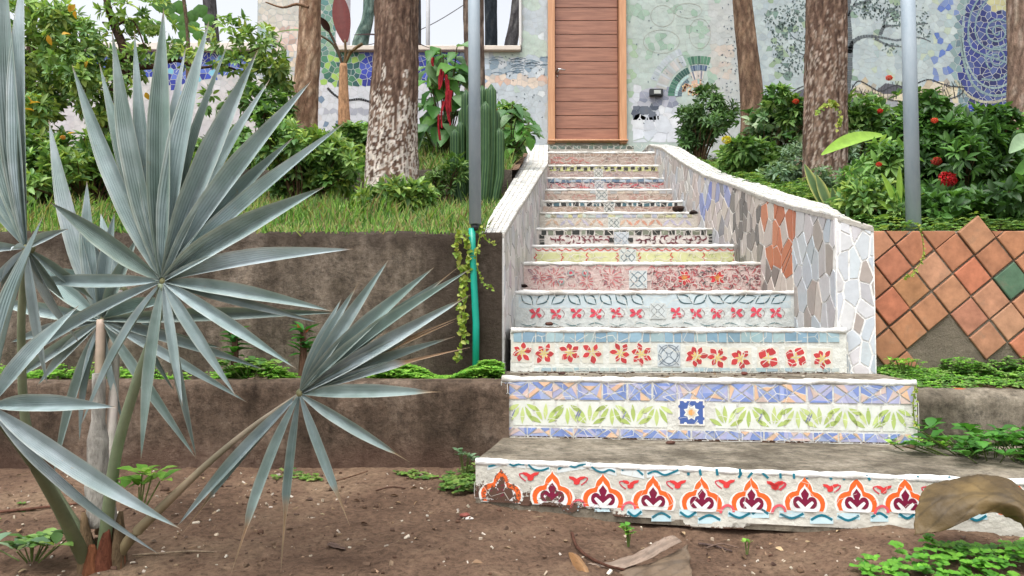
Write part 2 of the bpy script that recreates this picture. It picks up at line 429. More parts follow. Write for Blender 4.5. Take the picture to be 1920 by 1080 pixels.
def bedl(x, y): return -.27 + .01 * nz(x * 6, y * 6) + (.012 if x > -.6 else 0)
def bedr(x, y): return -.29 + (y - 2.97) * .12 + .01 * nz(x * 6, y * 6)
fr_ = [i / 60 for i in range(61)]
tag(height_mesh('planting_bed', [x for x in np.arange(-6, -.02, .05)] + [-.03], np.arange(3.2, 3.56, .05), bedl, M['soil']), kind='structure')
tag(height_mesh('planting_bed', [1.56] + [x for x in np.arange(1.6, 7, .05)], np.arange(3.02, 3.56, .05), bedr, M['soil']), kind='structure')
tag(height_mesh('terrace', fr_, np.arange(3.55, 6.36, .07), tz_l1, M['soil'], xmap=lambda t, y: lerp(-14, lin(LOUT, y) + .02, 1 - (1 - t) ** 2)), kind='structure')
tag(height_mesh('terrace', fr_, np.arange(6.25, 9.85, .1), tz_l2, M['soil'], xmap=lambda t, y: lerp(-14, lin(LOUT, y) + .02, 1 - (1 - t) ** 2)), kind='structure')
tag(height_mesh('terrace', fr_, np.arange(3.5, 9.85, .08), tz_r, M['soil'], xmap=lambda t, y: lerp(lin(ROUTY, y) - .02, 16, t * t)), kind='structure')
tag(height_mesh('hilltop', axis(-10, 10, 2, 500), [9.9, 12, 16, 25, 60, 200, 600], lambda x, y: 2.15, M['soil']), kind='structure')

# ---------------------------------------------------------------- plain walls
def slab(mb, x0, x1, y0, y1, z0, z1, res=.04, amp=.008, seed=0, rnd_r=.02, col=None, mat=0):
    """rough masonry block with worn edges; faces front, top, two ends, back"""
    def disp(x, y, z):
        # round the front top edge, then push the surface about
        d = Vector((0, 0, 0))
        n = amp * (nz(x * 4 + seed, y * 4, z * 4) + .5 * nz(x * 13 + seed, y * 13, z * 13) + .3 * nz(x * 40, y * 40, z * 40 + seed))
        fy = max(0, 1 - (y - y0) / rnd_r); fz = max(0, 1 - (z1 - z) / rnd_r)
        d.y += fz * fz * rnd_r * .6 if y - y0 < .3 * rnd_r else 0
        d.z -= fy * fy * rnd_r * .6 if z1 - z < .3 * rnd_r else 0
        d.y += n; d.z += n * .8; return Vector((x, y, z)) + d
    def grid(fn, na, nb, flip=False):
        vs = []; cs = []
        for j in range(nb + 1):
            for i in range(na + 1):
                p = fn(i / na, j / nb); vs.append(disp(*p)); cs.append(col(*p) if col else (.5, .5, .5, 0))
        fs = [(j * (na + 1) + i, j * (na + 1) + i + 1, (j + 1) * (na + 1) + i + 1, (j + 1) * (na + 1) + i) for j in range(nb) for i in range(na)]
        if flip: fs = [f[::-1] for f in fs]
        mb.add(vs, fs, cs, mat)
    nx = max(1, int((x1 - x0) / res)); ny = max(1, int((y1 - y0) / res)); nz_ = max(1, int((z1 - z0) / res))
    grid(lambda a, b: (lerp(x0, x1, a), y0, lerp(z0, z1, b)), nx, nz_)
    grid(lambda a, b: (lerp(x0, x1, a), lerp(y0, y1, b), z1), nx, ny)
    grid(lambda a, b: (x1, lerp(y0, y1, a), lerp(z0, z1, b)), ny, nz_)
    grid(lambda a, b: (x0, lerp(y0, y1, a), lerp(z0, z1, b)), ny, nz_, True)
    grid(lambda a, b: (lerp(x0, x1, a), y1, lerp(z0, z1, b)), nx, nz_, True)
def lowcol(x, y, z):
    t = nz(x * 2.5, z * 3, 4)
    k = max(0, min(1, (-.47 - z) / .1 + t * .8)) * .55
    return S(104, 78, 66, a=k)
mb = MB(); slab(mb, -6, -.012, 3.13, 3.26, -.8, -.248, .03, .008, 1, .02, lowcol)
slab(mb, -6, -.012, 3.095, 3.135, -.8, -.597, .03, .012, 5, .02, lowcol)
wl = tag(mb.build('garden_wall', M['lowwall'], smooth=True), 'low brown cement wall left of the steps, carrying a strip of bright green ground cover', 'wall')
mb = MB(); slab(mb, 1.553, 6, 2.97, 3.09, -.85, -.275, .03, .01, 2, .03)
tag(mb.build('garden_wall', M['concrete'], smooth=True), 'low grey cement wall beside the right end of the steps, weeds at its foot', 'wall')
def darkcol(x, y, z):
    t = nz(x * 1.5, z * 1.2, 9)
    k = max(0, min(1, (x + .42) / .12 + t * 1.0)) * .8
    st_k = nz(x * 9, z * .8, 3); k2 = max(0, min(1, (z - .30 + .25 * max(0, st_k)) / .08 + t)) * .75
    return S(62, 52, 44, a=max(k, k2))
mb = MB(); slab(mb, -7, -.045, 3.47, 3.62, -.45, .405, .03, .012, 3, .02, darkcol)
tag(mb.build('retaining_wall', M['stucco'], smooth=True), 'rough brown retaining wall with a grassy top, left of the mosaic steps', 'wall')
mb = MB(); slab(mb, -8, .0, 6.2, 6.34, .7, 1.235, .06, .015, 6, .03, lambda x, y, z: S(70, 66, 58, a=.75))
tag(mb.build('retaining_wall', M['stucco'], smooth=True), 'dark upper retaining wall behind the big whitewashed tree trunk and the cactus', 'wall')

# ---------------------------------------------------------------- terracotta faced wall
TW = thing('tiled_wall', 'retaining wall faced with diagonal terracotta tiles, right of the steps', 'wall', (3, 3.5, -.3))
TW_INV = Vector((-3, -3.5, .3))
def reparent(o, t):
    o.parent = t; o.matrix_parent_inverse = t.matrix_basis.inverted() if False else o.matrix_parent_inverse
    o.location = Vector((0, 0, 0)) - Vector(t.location); return o
mb = MB(); slab(mb, 1.60, 7, 3.452, 3.6, -.45, .405, .035, .008, 7, .02, lambda x, y, z: S(140, 130, 114, a=.75))
reparent(mb.build('wall_body', M['stucco'], smooth=True), TW)
fw = Fr((0, 3.45, 0), (1, 0, 0))
def cr6(x, y): return 1500 + x / 2.843, 380 + y / 2.843
tset = {(0, 0): 0, (1, 0): 3, (2, 0): 0}
tiles = [(0, 0), (1, 0), (2, 0), (0, 1), (1, 1), (2, 1), (3, 1), (4, 1), (-1, 1), (0, 2), (1, 2), (2, 2), (3, 2), (4, 2), (5, 2), (1, 3), (2, 3), (3, 3), (4, 3), (5, 3), (6, 3), (2, 4), (3, 4), (4, 4), (5, 4), (6, 4), (7, 4),
         (-1, 0), (1, -1), (0, -1), (2, -1), (2, -2), (3, -2), (1, -2), (0, 3), (1, 4)] + [(i, j) for j in range(5, 16) for i in range(j - 3, j + 5)]
tcol = {(0, 0): S(188, 104, 76), (1, 0): S(190, 132, 78), (2, 0): S(186, 124, 84), (1, -1): S(196, 104, 72), (2, -1): S(188, 124, 80), (2, -2): S(160, 106, 70), (0, 1): S(196, 118, 82), (1, 1): S(202, 146, 112),
        (2, 1): S(200, 138, 98), (3, 1): S(192, 120, 96), (4, 1): S(186, 128, 96), (1, 2): S(190, 118, 80), (2, 2): S(204, 108, 74), (3, 2): S(200, 140, 108), (4, 2): S(200, 146, 112), (1, 3): S(196, 138, 98), (2, 3): S(176, 112, 76),
        (3, 3): S(98, 128, 104), (2, 4): S(180, 118, 76)}
tb_ = MB()
side = .5
for (i, j) in tiles:
    cx_, cy_ = 495 + 97 * i + 115 * j * .995, 335 + 123 * i - 95 * j
    over = (i, j) in ((1, 3), (1, -1), (2, -2))
    dx = rnd.uniform(-2.5, 2.5); dy = rnd.uniform(-2.5, 2.5)
    q = []
    k = .472 + rnd.uniform(-.008, .006)
    for a, b in ((-1, -1), (1, -1), (1, 1), (-1, 1)):
        X = cx_ + dx + (97 * a + 115 * b) * k; Y = cy_ + dy + (123 * a - 95 * b) * k
        q.append(fw.uv(*cr6(X, Y)))
    A = sum(q[m][0] * q[(m + 1) % 4][1] - q[(m + 1) % 4][0] * q[m][1] for m in range(4))
    if A < 0: q = q[::-1]
    w0 = .0075 + rnd.uniform(0, .003) + (.004 if over else 0)
    if not over:
        q = clip(q, 0, 1, .40); q = clip(q, -1, 0, -1.61) if len(q) > 2 else q
    if len(q) < 3: continue
    base = tcol.get((i, j), S(*rnd.choice([(190, 122, 84), (198, 134, 98), (180, 112, 76), (200, 112, 78)])))
    isg = (i, j) == (3, 3); base = jit(base, .08); g_ = .3 * base[0] + .6 * base[1] + .1 * base[2]; base = tuple(lerp(lerp(x, g_, .15), t0, .35) * .95 for x, t0 in zip(base[:3], S(188, 138, 102)[:3])) + (0,)
    if isg: base = S(88, 118, 94)
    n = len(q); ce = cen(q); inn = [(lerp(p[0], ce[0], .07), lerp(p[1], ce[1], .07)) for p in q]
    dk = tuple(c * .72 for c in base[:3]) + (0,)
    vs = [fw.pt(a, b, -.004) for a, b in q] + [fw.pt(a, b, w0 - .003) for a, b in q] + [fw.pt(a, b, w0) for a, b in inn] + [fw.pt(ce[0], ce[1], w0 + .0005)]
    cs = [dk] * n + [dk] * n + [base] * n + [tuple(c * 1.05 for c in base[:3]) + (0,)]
    fs = []
    for m in range(n):
        m2 = (m + 1) % n
        fs += [(m, m2, n + m2, n + m), (n + m, n + m2, 2 * n + m2, 2 * n + m), (2 * n + m, 2 * n + m2, 3 * n)]
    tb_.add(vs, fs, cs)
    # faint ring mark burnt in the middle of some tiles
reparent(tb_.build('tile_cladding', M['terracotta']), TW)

# ---------------------------------------------------------------- staircase
ST = thing('staircase', 'garden staircase with painted mosaic risers climbing to the wooden door', 'stairs', (.8, 3, -.6))
WHT = S(238, 238, 234, .92)
def step_body(name, fl, fr2, bl, br, z, zb, label, top=M['concrete']):
    """a solid step with a slightly worn tread"""
    mb = MB(); nx = 40; ny = 6; vs = []
    for j in range(ny + 1):
        for i in range(nx + 1):
            t = i / nx; s_ = j / ny
            a = Vector(fl).lerp(Vector(fr2), t); b = Vector(bl).lerp(Vector(br), t); p = a.lerp(b, s_)
            vs.append((p.x, p.y, z + .004 * nz(p.x * 5, p.y * 5, z) - (.003 if j == 0 else 0)))
    fs = [(j * (nx + 1) + i, j * (nx + 1) + i + 1, (j + 1) * (nx + 1) + i + 1, (j + 1) * (nx + 1) + i) for j in range(ny) for i in range(nx)]
    mb.add(vs, fs, (.5, .5, .5, 0))
    c = [fl, fr2, br, bl]
    vs = [(p[0], p[1], z - .006) for p in c] + [(p[0], p[1], zb) for p in c]
    mb.add(vs, [(0, 4, 5, 1), (1, 5, 6, 2), (2, 6, 7, 3), (3, 7, 4, 0)], (.5, .5, .5, 0))
    o = mb.build('step', top, smooth=False); reparent(o, ST); o['label'] = label; return o
def sub(o, parent):
    o.parent = parent; return o
def nosing(a, b, z, par, r=.011, amp=.45, col=WHT):
    n = max(30, int((Vector(b) - Vector(a)).length / .02)); mb = MB(); pts = []; rads = []
    for i in range(n + 1):
        p = Vector(a).lerp(Vector(b), i / n)
        pts.append((p.x, p.y + .004, z - r * .45 + .003 * nz(p.x * 9, z * 7)))
        rads.append(r * (1 + amp * nz(p.x * 14, z * 3, 2) + amp * .6 * nz(p.x * 50, z * 3, 5)))
    cs = []
    for p in pts:
        d_ = max(0, nz(p[0] * 11, z * 5, 6) + .3 * nz(p[0] * 40, z * 5)) * 1.3; cs.append(tuple(lerp(x, y, min(.6, d_)) for x, y in zip(col[:3], S(150, 142, 128)[:3])) + (0,))
    mb.tube(pts, rads, 8, cs); return sub(mb.build('nosing', M['grout'], smooth=True), par)
def side_u(fr, px, py): return fr.uv(px, py)[0]

def crackle(fr, W, v0, v1, s, wd=.0022, col=S(226, 226, 218), prob=.8, k=24):
    for poly in voronoi(0, W, v0, v1, s, .8):
        n = len(poly)
        for i in range(n):
            a, b = poly[i], poly[(i + 1) % n]
            if a[0] > b[0] or rnd.random() > prob or math.hypot(a[0] - b[0], a[1] - b[1]) < .004: continue
            fr.stroke([a, b], wd * rnd.uniform(.6, 1.3), jit(col, .06), k)
def finish(fr, par, name='riser_tiles', cr=None, wash=1):
    if cr: crackle(fr, *cr)
    if wash: fr.mb.c = [(c[0] * .91 + .026, c[1] * .91 + .026, c[2] * .91 + .024, c[3]) for c in fr.mb.c]
    return sub(fr.mb.build(name, [M['grout'], M['tile']]), par)
def base(fr, W, H, col, mud=None, nx=60, ny=10, amp=.002, zbot=0):
    vs = []; cs = []
    for j in range(ny + 1):
        for i in range(nx + 1):
            u = W * i / nx; v = lerp(zbot, H, j / ny)
            vs.append(fr.pt(u, v, .0013 + .0006 * nz(u * 20, v * 20, H)))
            cs.append((*col[:3], mud(u, v) if mud else 0))
    fr.mb.add(vs, [(j * (nx + 1) + i, j * (nx + 1) + i + 1, (j + 1) * (nx + 1) + i + 1, (j + 1) * (nx + 1) + i) for j in range(ny) for i in range(nx)], cs, 0)

# ----- step 1: the wide bottom slab with orange arches
s1l = Vector((-.123, 2.64, 0)); s1d = Vector((1.65, -.35, 0)).normalized(); W1 = 1.95; z1 = -.477
s1r = s1l + s1d * W1
st1 = step_body('step', s1l, s1r, (-.03, 3.16, 0), (2.2, 2.98, 0), z1, -.66, 'wide bottom step with orange arch motifs and a bare cement tread')
f1 = Fr((s1l.x, s1l.y, -.70), s1d); H1 = z1 + .70
def mud1(u, v):
    b = bl1(u); g = 1 - min(1, max(0, (v - b) / .085))          # splashed soil rises from the ground at the left end
    l = max(0, 1 - u / .72)
    return max(.68 * l ** .6 * (.46 + .7 * g), .56 * (1 - min(1, max(0, (v - b) / .022))))
class Mud:
    def __init__(s, f): s.f = f
    def __call__(s, c, u, v): return (*c[:3], s.f(u, v))
def bl1(u):
    return lin([(0, .084), (.2, .082), (.35, .072), (.5, .056), (.62, .05), (.72, .03), (.82, .04), (1.0, .05), (1.35, .055), (2, .06)], u) + .006 * nz(u * 8, 0) + .007 * nz(u * 27, 4)
# body front with a broken lower edge
vs = []; cs = []; nx = 150; ny = 12
for j in range(ny + 1):
    for i in range(nx + 1):
        u = W1 * i / nx; v = lerp(-.02, H1 - .004, j / ny)
        under = max(0, bl1(u) - v)
        vs.append(f1.pt(u, v, -.02 + .0235 + .006 * nz(u * 14, v * 14) * (1 if v < .09 else .2) - (.05 * min(1, under / .015) if under > 0 else 0)))
        cs.append((*S(205, 203, 192)[:3], mud1(u, v) if under < .004 else .62))
f1.mb.add(vs, [(j * (nx + 1) + i, j * (nx + 1) + i + 1, (j + 1) * (nx + 1) + i + 1, (j + 1) * (nx + 1) + i) for j in range(ny) for i in range(nx)], cs, 0)
TEAL = S(20, 112, 132); PALE = S(196, 222, 228); ORG = S(232, 104, 44); MAR = S(122, 22, 58); RED1 = S(214, 62, 62); TW_ = S(226, 232, 228, .95)
k0 = 4
def c1(x, y): return 880 + x / 3.177, 681.5 + y / 3.177
def c2(x, y): return 1380 + x / 2.7, 683 + y / 2.7
def put1(pts, f): return [f1.uv(*f(x, y)) for x, y in pts]
def colm(c, p): return (*c[:3], mud1(*p))
class F1M:
    pass
def poly1(pts, col, k): f1.poly(pts, colm(col, cen(pts)), k + k0)
def stroke1(pts, wd, col, k):
    f1.stroke(pts, wd, colm(col, cen(pts)), k + k0)
def motif(cx, cy, w_, h):
    """ogee arch: cx, cy the middle of its base"""
    half = [(0, 1.13), (.06, 1.03), (.17, .95), (.27, .87), (.33, .76), (.36, .65), (.45, .62), (.6, .6), (.76, .53), (.88, .42), (.94, .28), (.92, .14), (.84, .0)]
    full = half + [(-x, y) for x, y in half[::-1][:-1]]
    def sc(k, dy=0, kx=None): return [(cx + x * w_ * .5 * (kx or k), cy + (y * k + dy) * h) for x, y in full]
    poly1([(cx + x * w_ * .56, cy + (y * 1.07 - .03) * h) for x, y in full], S(236, 238, 232, .95), 1)
    poly1([(cx + x * w_ * .5, cy + y * h) for x, y in full], ORG, 2)
    poly1(sc(.77, .0), S(238, 240, 238, .95), 3)
    def cc(x, y, r, sy=1, col=MAR, k=4): poly1([(cx + (x + r * math.cos(a)) * w_ * .5, cy + (y + r * sy * .85 * math.sin(a)) * h) for a in [2 * math.pi * q / 14 for q in range(14)]], col, k)
    cc(-.33, .27, .235); cc(.33, .27, .235); 
    poly1([(cx + x * w_ * .5, cy + y * h) for x, y in [(0, .74), (.1, .64), (.19, .56), (.15, .46), (.1, .4), (.2, .3), (.0, .1), (-.2, .3), (-.1, .4), (-.15, .46), (-.19, .56), (-.1, .64)]], MAR, 5)
    for s_ in (-1, 1):
        stroke1([(cx + s_ * .02 * w_, cy + .06 * h), (cx + s_ * .13 * w_, cy + .22 * h), (cx + s_ * .185 * w_, cy + .30 * h)], [w_ * .1, w_ * .085, w_ * .06], S(240, 240, 238, .95), 6)
    poly1([(cx - .3 * w_, cy - .02 * h), (cx + .3 * w_, cy - .02 * h), (cx + .2 * w_, cy + .06 * h), (cx - .2 * w_, cy + .06 * h)], S(240, 240, 238, .95), 7)
mot = [(940, 940), (1036, 945), (1131, 950), (1225, 954), (1316, 957), (1409, 958), (1509, 957), (1606, 958), (1697, 960), (1800, 963), (1905, 966)]
for i, (mx, my) in enumerate(mot):
    u, v = f1.uv(mx, my)
    motif(u, v, f1.uv(mx + 40, my)[0] - f1.uv(mx - 40, my)[0], .098 - .0006 * i)
tops = [[(115, 612), (150, 604), (182, 588)], [(232, 588), (262, 607), (295, 598), (330, 600)], [(352, 598), (385, 628), (430, 635), (476, 620)], [(530, 628), (580, 603), (625, 616), (660, 604), (695, 600)],
        [(718, 604), (760, 636), (800, 645), (835, 632), (870, 645)], [(908, 634), (950, 618), (990, 624), (1035, 662)], [(1062, 656), (1110, 640), (1160, 662), (1205, 650), (1245, 632)]]
for t in tops:
    p = smooth_pts(put1(t, c1), 4)
    a, b = p[0], p[-1]
    poly1([(a[0] - .003, a[1] + .012), (b[0] + .003, b[1] + .012), (b[0] + .004, b[1] - .013), (a[0] - .002, a[1] - .015)][::-1] if False else [(a[0] - .003, a[1] - .013), (b[0] + .004, b[1] - .013), (b[0] + .003, b[1] + .010), (a[0] - .003, a[1] + .010)], S(216, 224, 224), 1)
    stroke1(p, .0065, TEAL, 3)
for tx in (1300, 1372, 1472, 1610):
    p = put1([(tx, 625), (tx + 6, 665)], c1); stroke1(p, .008, TEAL, 3)
for tx in (18, 68, 145, 222, 290, 352, 470, 535, 665, 915, 1068):
    a = rnd.uniform(-14, 14); p = put1([(tx - a, 545 + tx * .02), (tx + a + 4, 572 + tx * .02)], c2); stroke1(p, .007, TEAL, 3)
def redbit(fn, x, y, s_=1.0, flip=1):
    poly1(put1([(x - 50 * s_, y - 25 * s_), (x - 22 * s_, y - 22 * s_), (x, y - 8 * s_), (x + 25 * s_, y - 22 * s_), (x + 58 * s_, y - 25 * s_), (x + 50 * s_, y - 8 * s_), (x + 25 * s_, y + 2 * s_), (x + 18 * s_, y + 26 * s_), (x, y + 33 * s_), (x - 18 * s_, y + 26 * s_), (x - 20 * s_, y + 6 * s_), (x - 48 * s_, y - 10 * s_)], fn), RED1, 3)
    stroke1(smooth_pts(put1([(x - flip * 40 * s_, y - 18 * s_), (x - flip * 72 * s_, y - 12 * s_), (x - flip * 60 * s_, y + 12 * s_), (x - flip * 30 * s_, y + 34 * s_)], fn), 3), .004, S(200, 70, 84), 2)
for x, y, fl in ((365, 668, 1), (640, 692, -1), (960, 715, 1), (1240, 715, 1), (1530, 712, 1), (1815, 720, -1)): redbit(c1, x, y, .9, fl)
for x, y, fl in ((475, 622, -1), (745, 630, 1), (200, 612, -1), (990, 632, 1)): redbit(c2, x, y, .72, fl)
for i in range(len(mot) - 1):
    mx = (mot[i][0] + mot[i + 1][0]) / 2; my = (mot[i][1] + mot[i + 1][1]) / 2 - 2
    # small broken red curl between the arch feet
    p = [f1.uv(mx + a, my + b) for a, b in ((-12, 6), (-8, -4), (2, -9), (11, -4), (13, 4))]
    if i % 3 != 0: stroke1(smooth_pts(p, 3), .008, S(222, 92, 104), 3)
bots = [(1070, 968, 30), (1130, 962, 26), (1190, 976, 26), (1240, 980, 34), (1290, 977, 30), (1330, 984, 40), (1386, 979, 40), (1425, 973, 30), (1484, 980, 44), (1540, 984, 40), (1590, 984, 40), (1648, 980, 30), (1700, 980, 30), (1760, 982, 34), (1830, 984, 36)]
for i, (x, y, w_) in enumerate(bots):
    s_ = 1 if i % 2 else -1
    p = smooth_pts([f1.uv(x - w_ / 2, y - 14 + s_ * 4), f1.uv(x, y - 14 - s_ * 5), f1.uv(x + w_ / 2, y - 14 + s_ * 4)], 4)
    poly1([(p[0][0] - .003, p[0][1] - .012), (p[-1][0] + .003, p[-1][1] - .012), (p[-1][0] + .002, p[-1][1] + .008), (p[0][0] - .002, p[0][1] + .008)], PALE, 2)
    stroke1(p, .0075, TEAL, 3)
finish(f1, st1, cr=(W1, .10, H1 - .012, .075, .0014, S(206, 204, 194), .5, 30), wash=0)
nosing(s1l, s1r, z1, st1, .0105)

# ----- step 2: blue and orange crossed squares with green leaf fans
A2 = P(941, 705, 3.15); B2 = P(1718, 712, 2.95); z2 = -.235
st2 = step_body('step', (A2.x, A2.y, 0), (B2.x, B2.y, 0), (-.04, 3.5, 0), (1.6, 3.44, 0), z2, -.50, 'second step with green leaf fans between two blue and orange bands')
f2 = Fr((A2.x, A2.y, z1), (B2.x - A2.x, B2.y - A2.y, 0)); W2 = (Vector((B2.x, B2.y, 0)) - Vector((A2.x, A2.y, 0))).length; H2 = z2 - z1
base(f2, W2, H2 - .004, S(220, 220, 212), lambda u, v: .6 * max(0, 1 - v / .014))
def mcell(fr, pts, cols, k=2, gap=.0016, th=.0015):
    q = shrink(pts, gap)
    if len(q) > 2: fr.poly(q, jit(rnd.choice(cols), .15), k, th)
BL = [S(142, 160, 206), S(120, 142, 198), S(158, 170, 206), S(172, 174, 206), S(222, 184, 152), S(210, 186, 176), S(150, 164, 208)]
def xband(fr, u0, u1, v0, v1, n, half=False):
    for i in range(n):
        a = lerp(u0, u1, i / n); b = lerp(u0, u1, (i + 1) / n); a += rnd.uniform(-.004, .004)
        m = ((a + b) / 2, (v0 + v1) / 2 + rnd.uniform(-.004, .004))
        if half:
            m = ((a + b) / 2, v1); t3 = [[(a, v0), (b, v0), m], [(a, v0), m, (a, v1)], [(b, v0), (b, v1), m]]
        else:
            t3 = [[(a, v0), (b, v0), m], [(b, v0), (b, v1), m], [(b, v1), (a, v1), m], [(a, v1), (a, v0), m]]
        for t in t3:
            # each shard carries a printed blotch: two halves in different tones
            q = shrink(t, .0026)
            if len(q) < 3: continue
            c = jit(rnd.choice(BL[:4] + BL[6:]), .1); f_ = jit(rnd.choice([BL[4], BL[5], BL[3], BL[1]]), .08)
            fr.poly(q, c, 2, .001)
            cx_, cy_ = cen(q); a0 = rnd.uniform(0, 6.3)
            h = clip(q, math.cos(a0), math.sin(a0), math.cos(a0) * cx_ + math.sin(a0) * cy_ - .002)
            if len(h) > 2: fr.poly(h, f_, 4, .001)
uL = .012; uR = W2 - .012
va = f2.uv(1000, 751)[1]; vb = f2.uv(1000, 799)[1]
xband(f2, uL, uR, va + .004, H2 - .014, 16); xband(f2, uL, uR, .006, vb - .004, 17, True)
GR = [S(180, 200, 112), S(194, 210, 134), S(166, 188, 100)]
n = 17
for i in range(n):
    u = lerp(uL + .03, uR - .03, (i + .5) / n)
    if abs(f2.pt(u, 0).x - P(1296, 770, 3.04).x) < .05: continue
    up = i % 2; hh = va - vb
    o_ = (u, vb + .006 if up else va - .006)
    q = [(u - .042, vb + .002), (u + .042, vb + .002), (u + .042, va - .002), (u - .042, va - .002)]
    f2.poly(shrink(q, .002), jit(S(222, 226, 218), .03), 1, .001)
    for k in range(5):
        a = (k - 2) * .52 + rnd.uniform(-.08, .08)
        L = hh * (.86 if k in (1, 2, 3) else .72); dx, dy = math.sin(a), math.cos(a) * (1 if up else -1)
        f2.lens((o_[0] + dx * L * .22, o_[1] + dy * L * .22), (o_[0] + dx * L, o_[1] + dy * L), .0175, jit(rnd.choice(GR), .08), 4)
    if rnd.random() < .6:
        x_ = u + rnd.choice([-.04, .04]); f2.lens((x_ - .008, vb + .03), (x_ + .01, vb + .07), .005, S(120, 126, 170), 5)
cu, cv = f2.uv(1296, 773); r = .052
f2.rect(cu - r * .98, cv - r * .98, cu + r * .98, cv + r * .98, S(236, 232, 224), 7, .001)
f2.rect(cu - r * .86, cv - r * .86, cu + r * .86, cv + r * .86, S(58, 92, 162), 8, .001)
for s_ in (-1, 1):
    for t_ in (0, 1):
        for e in (-.45, .45):
            c = (cu + s_ * r * .86, cv + e * r) if t_ else (cu + e * r, cv + s_ * r * .86)
            f2.circ(c, .0065, S(58, 92, 162) if t_ else S(236, 232, 224), 10, 8)
def star(c, r1, r2, col, k, n=8, fr=f2): fr.poly([(c[0] + (r1 if i % 2 == 0 else r2) * math.cos(math.pi * i / n + .39), c[1] + (r1 if i % 2 == 0 else r2) * math.sin(math.pi * i / n + .39)) for i in range(2 * n)], col, k)
star((cu, cv), .032, .022, S(236, 238, 232), 11); star((cu, cv), .024, .017, S(214, 208, 190), 12); f2.circ((cu, cv), .012, S(226, 166, 92), 13)
finish(f2, st2, cr=(W2, .004, H2 - .012, .055, .002, S(222, 222, 214), .65)); nosing((A2.x, A2.y, 0), (B2.x, B2.y, 0), z2, st2, .013)
# side face of step 2 and white margin are the grout itself

def footdirt(u, v): return .62 * max(0, 1 - v / (.014 + .02 * max(0, nz(u * 7, 3)) + .008 * nz(u * 30, 1)))
def mk_step(pxl, pxr, Yl, Yr, z, zlow, Yback, label, basecol, nose=.0135):
    xl = (pxl - 960) / F * Yl; xr = (pxr - 960) / F * Yr
    XL = lin(LIN, Yl) - .03; XR = max(lin(RIN, Yr), xr) + .03
    if Yl < 3.5: XL = (pxl - 962) / F * Yl; XR = xr + .02
    st = step_body('step', (XL, Yl, 0), (XR, Yr, 0), (lin(LIN, Yback) - .03, Yback, 0), (lin(RIN, Yback) + .03, Yback, 0), z, zlow - .1, label)
    fr = Fr((XL, Yl, zlow), (XR - XL, Yr - Yl, 0)); W = (Vector((XR, Yr, 0)) - Vector((XL, Yl, 0))).length; H = z - zlow
    base(fr, W, H - .003, basecol, footdirt if z < .5 else None)
    nosing((XL, Yl, 0), (XR, Yr, 0), z, st, nose)
    return st, fr, W, H
def px_u(fr, px, py): return fr.uv(px, py)[0]
def tband(fr, pxa, pxb, pya, pyb, n, cols, gap=.003, alt=True, vari=.25, k=2, th=.002, jy=0):
    """a row of squarish tiles between two picture columns"""
    u0, v1 = fr.uv(pxa, pya); u1, v0 = fr.uv(pxb, pyb); es = [0]
    for i in range(n): es.append(es[-1] + 1 + rnd.uniform(-vari, vari))
    es = [lerp(u0, u1, e / es[-1]) for e in es]
    for i in range(n):
        c = cols[i % len(cols)] if alt else rnd.choice(cols)
        fr.rect(es[i] + gap / 2, v0 + rnd.uniform(0, jy), es[i + 1] - gap / 2, v1 - rnd.uniform(0, jy), jit(c, .14), k, th, j=gap * .25)
def curls(fr, pxa, pxb, pya, pyb, n, cols, wd, size, k=3, kind='curl'):
    for _ in range(int(n * .62)):
        u, v = fr.uv(rnd.uniform(pxa, pxb), rnd.uniform(pya, pyb)); v0 = fr.uv(pxa, pyb)[1]; v1 = fr.uv(pxa, pya)[1]
        a = rnd.uniform(0, 6.3); da = rnd.uniform(-2.2, 2.2); pts = [(u, v)]
        for q in range(5):
            x, y = pts[-1]; pts.append((x + math.cos(a) * size / 5, min(v1, max(v0, y + math.sin(a) * size / 5)))); a += da / 2.5
        fr.stroke(pts, wd * rnd.uniform(.6, 1.0), jit(tuple(lerp(x, .5, .12) for x in rnd.choice(cols)[:3]) + (0,), .15), k + rnd.randint(0, 3), taper=True)
def flower(fr, cx_, cy_, r, n, col, ycol, k=3, seed=0):
    for i in range(n):
        a = 2 * math.pi * i / n + seed + rnd.uniform(-.16, .16); w_ = r * (1.15 if n <= 4 else rnd.uniform(.5, .7)); r0_ = r; r = r0_ * rnd.uniform(.82, 1.14) if n > 4 else r0_
        fr.lens((cx_ + math.cos(a) * r * .22, cy_ + math.sin(a) * r * .22), (cx_ + math.cos(a + .32) * r, cy_ + math.sin(a + .32) * r), w_, S(236, 228, 214), k)
        fr.lens((cx_ + math.cos(a) * r * .25, cy_ + math.sin(a) * r * .25), (cx_ + math.cos(a + .32) * r * .96, cy_ + math.sin(a + .32) * r * .96), w_ * .78, jit(col, .12), k + 1); r = r0_
    for i in range(n):
        a = 2 * math.pi * (i + .5) / n + seed; fr.lens((cx_, cy_), (cx_ + math.cos(a) * r * .5, cy_ + math.sin(a) * r * .5), r * .13, ycol, k + 2)
def glyphs(fr, pxa, pxb, py, n, r, cols):
    # rows of short thick hooks cut from a curly tile
    for i in range(n):
        for row in (-1, 1):
            u, v = fr.uv(lerp(pxa, pxb, (i + rnd.uniform(.3, .7)) / n), py + row * 3.4); a0 = rnd.uniform(0, 6.3); sw = rnd.choice([-1, 1]) * rnd.uniform(2.2, 4.4); rr = r * rnd.uniform(.6, 1)
            pts = [(u + rr * (1 - .4 * q / 7) * math.cos(a0 + sw * q / 7), v + rr * .8 * (1 - .4 * q / 7) * math.sin(a0 + sw * q / 7)) for q in range(8)]
            fr.stroke(pts, r * .42, jit(rnd.choice(cols), .15), 3 + (i + row) % 3, taper=True)
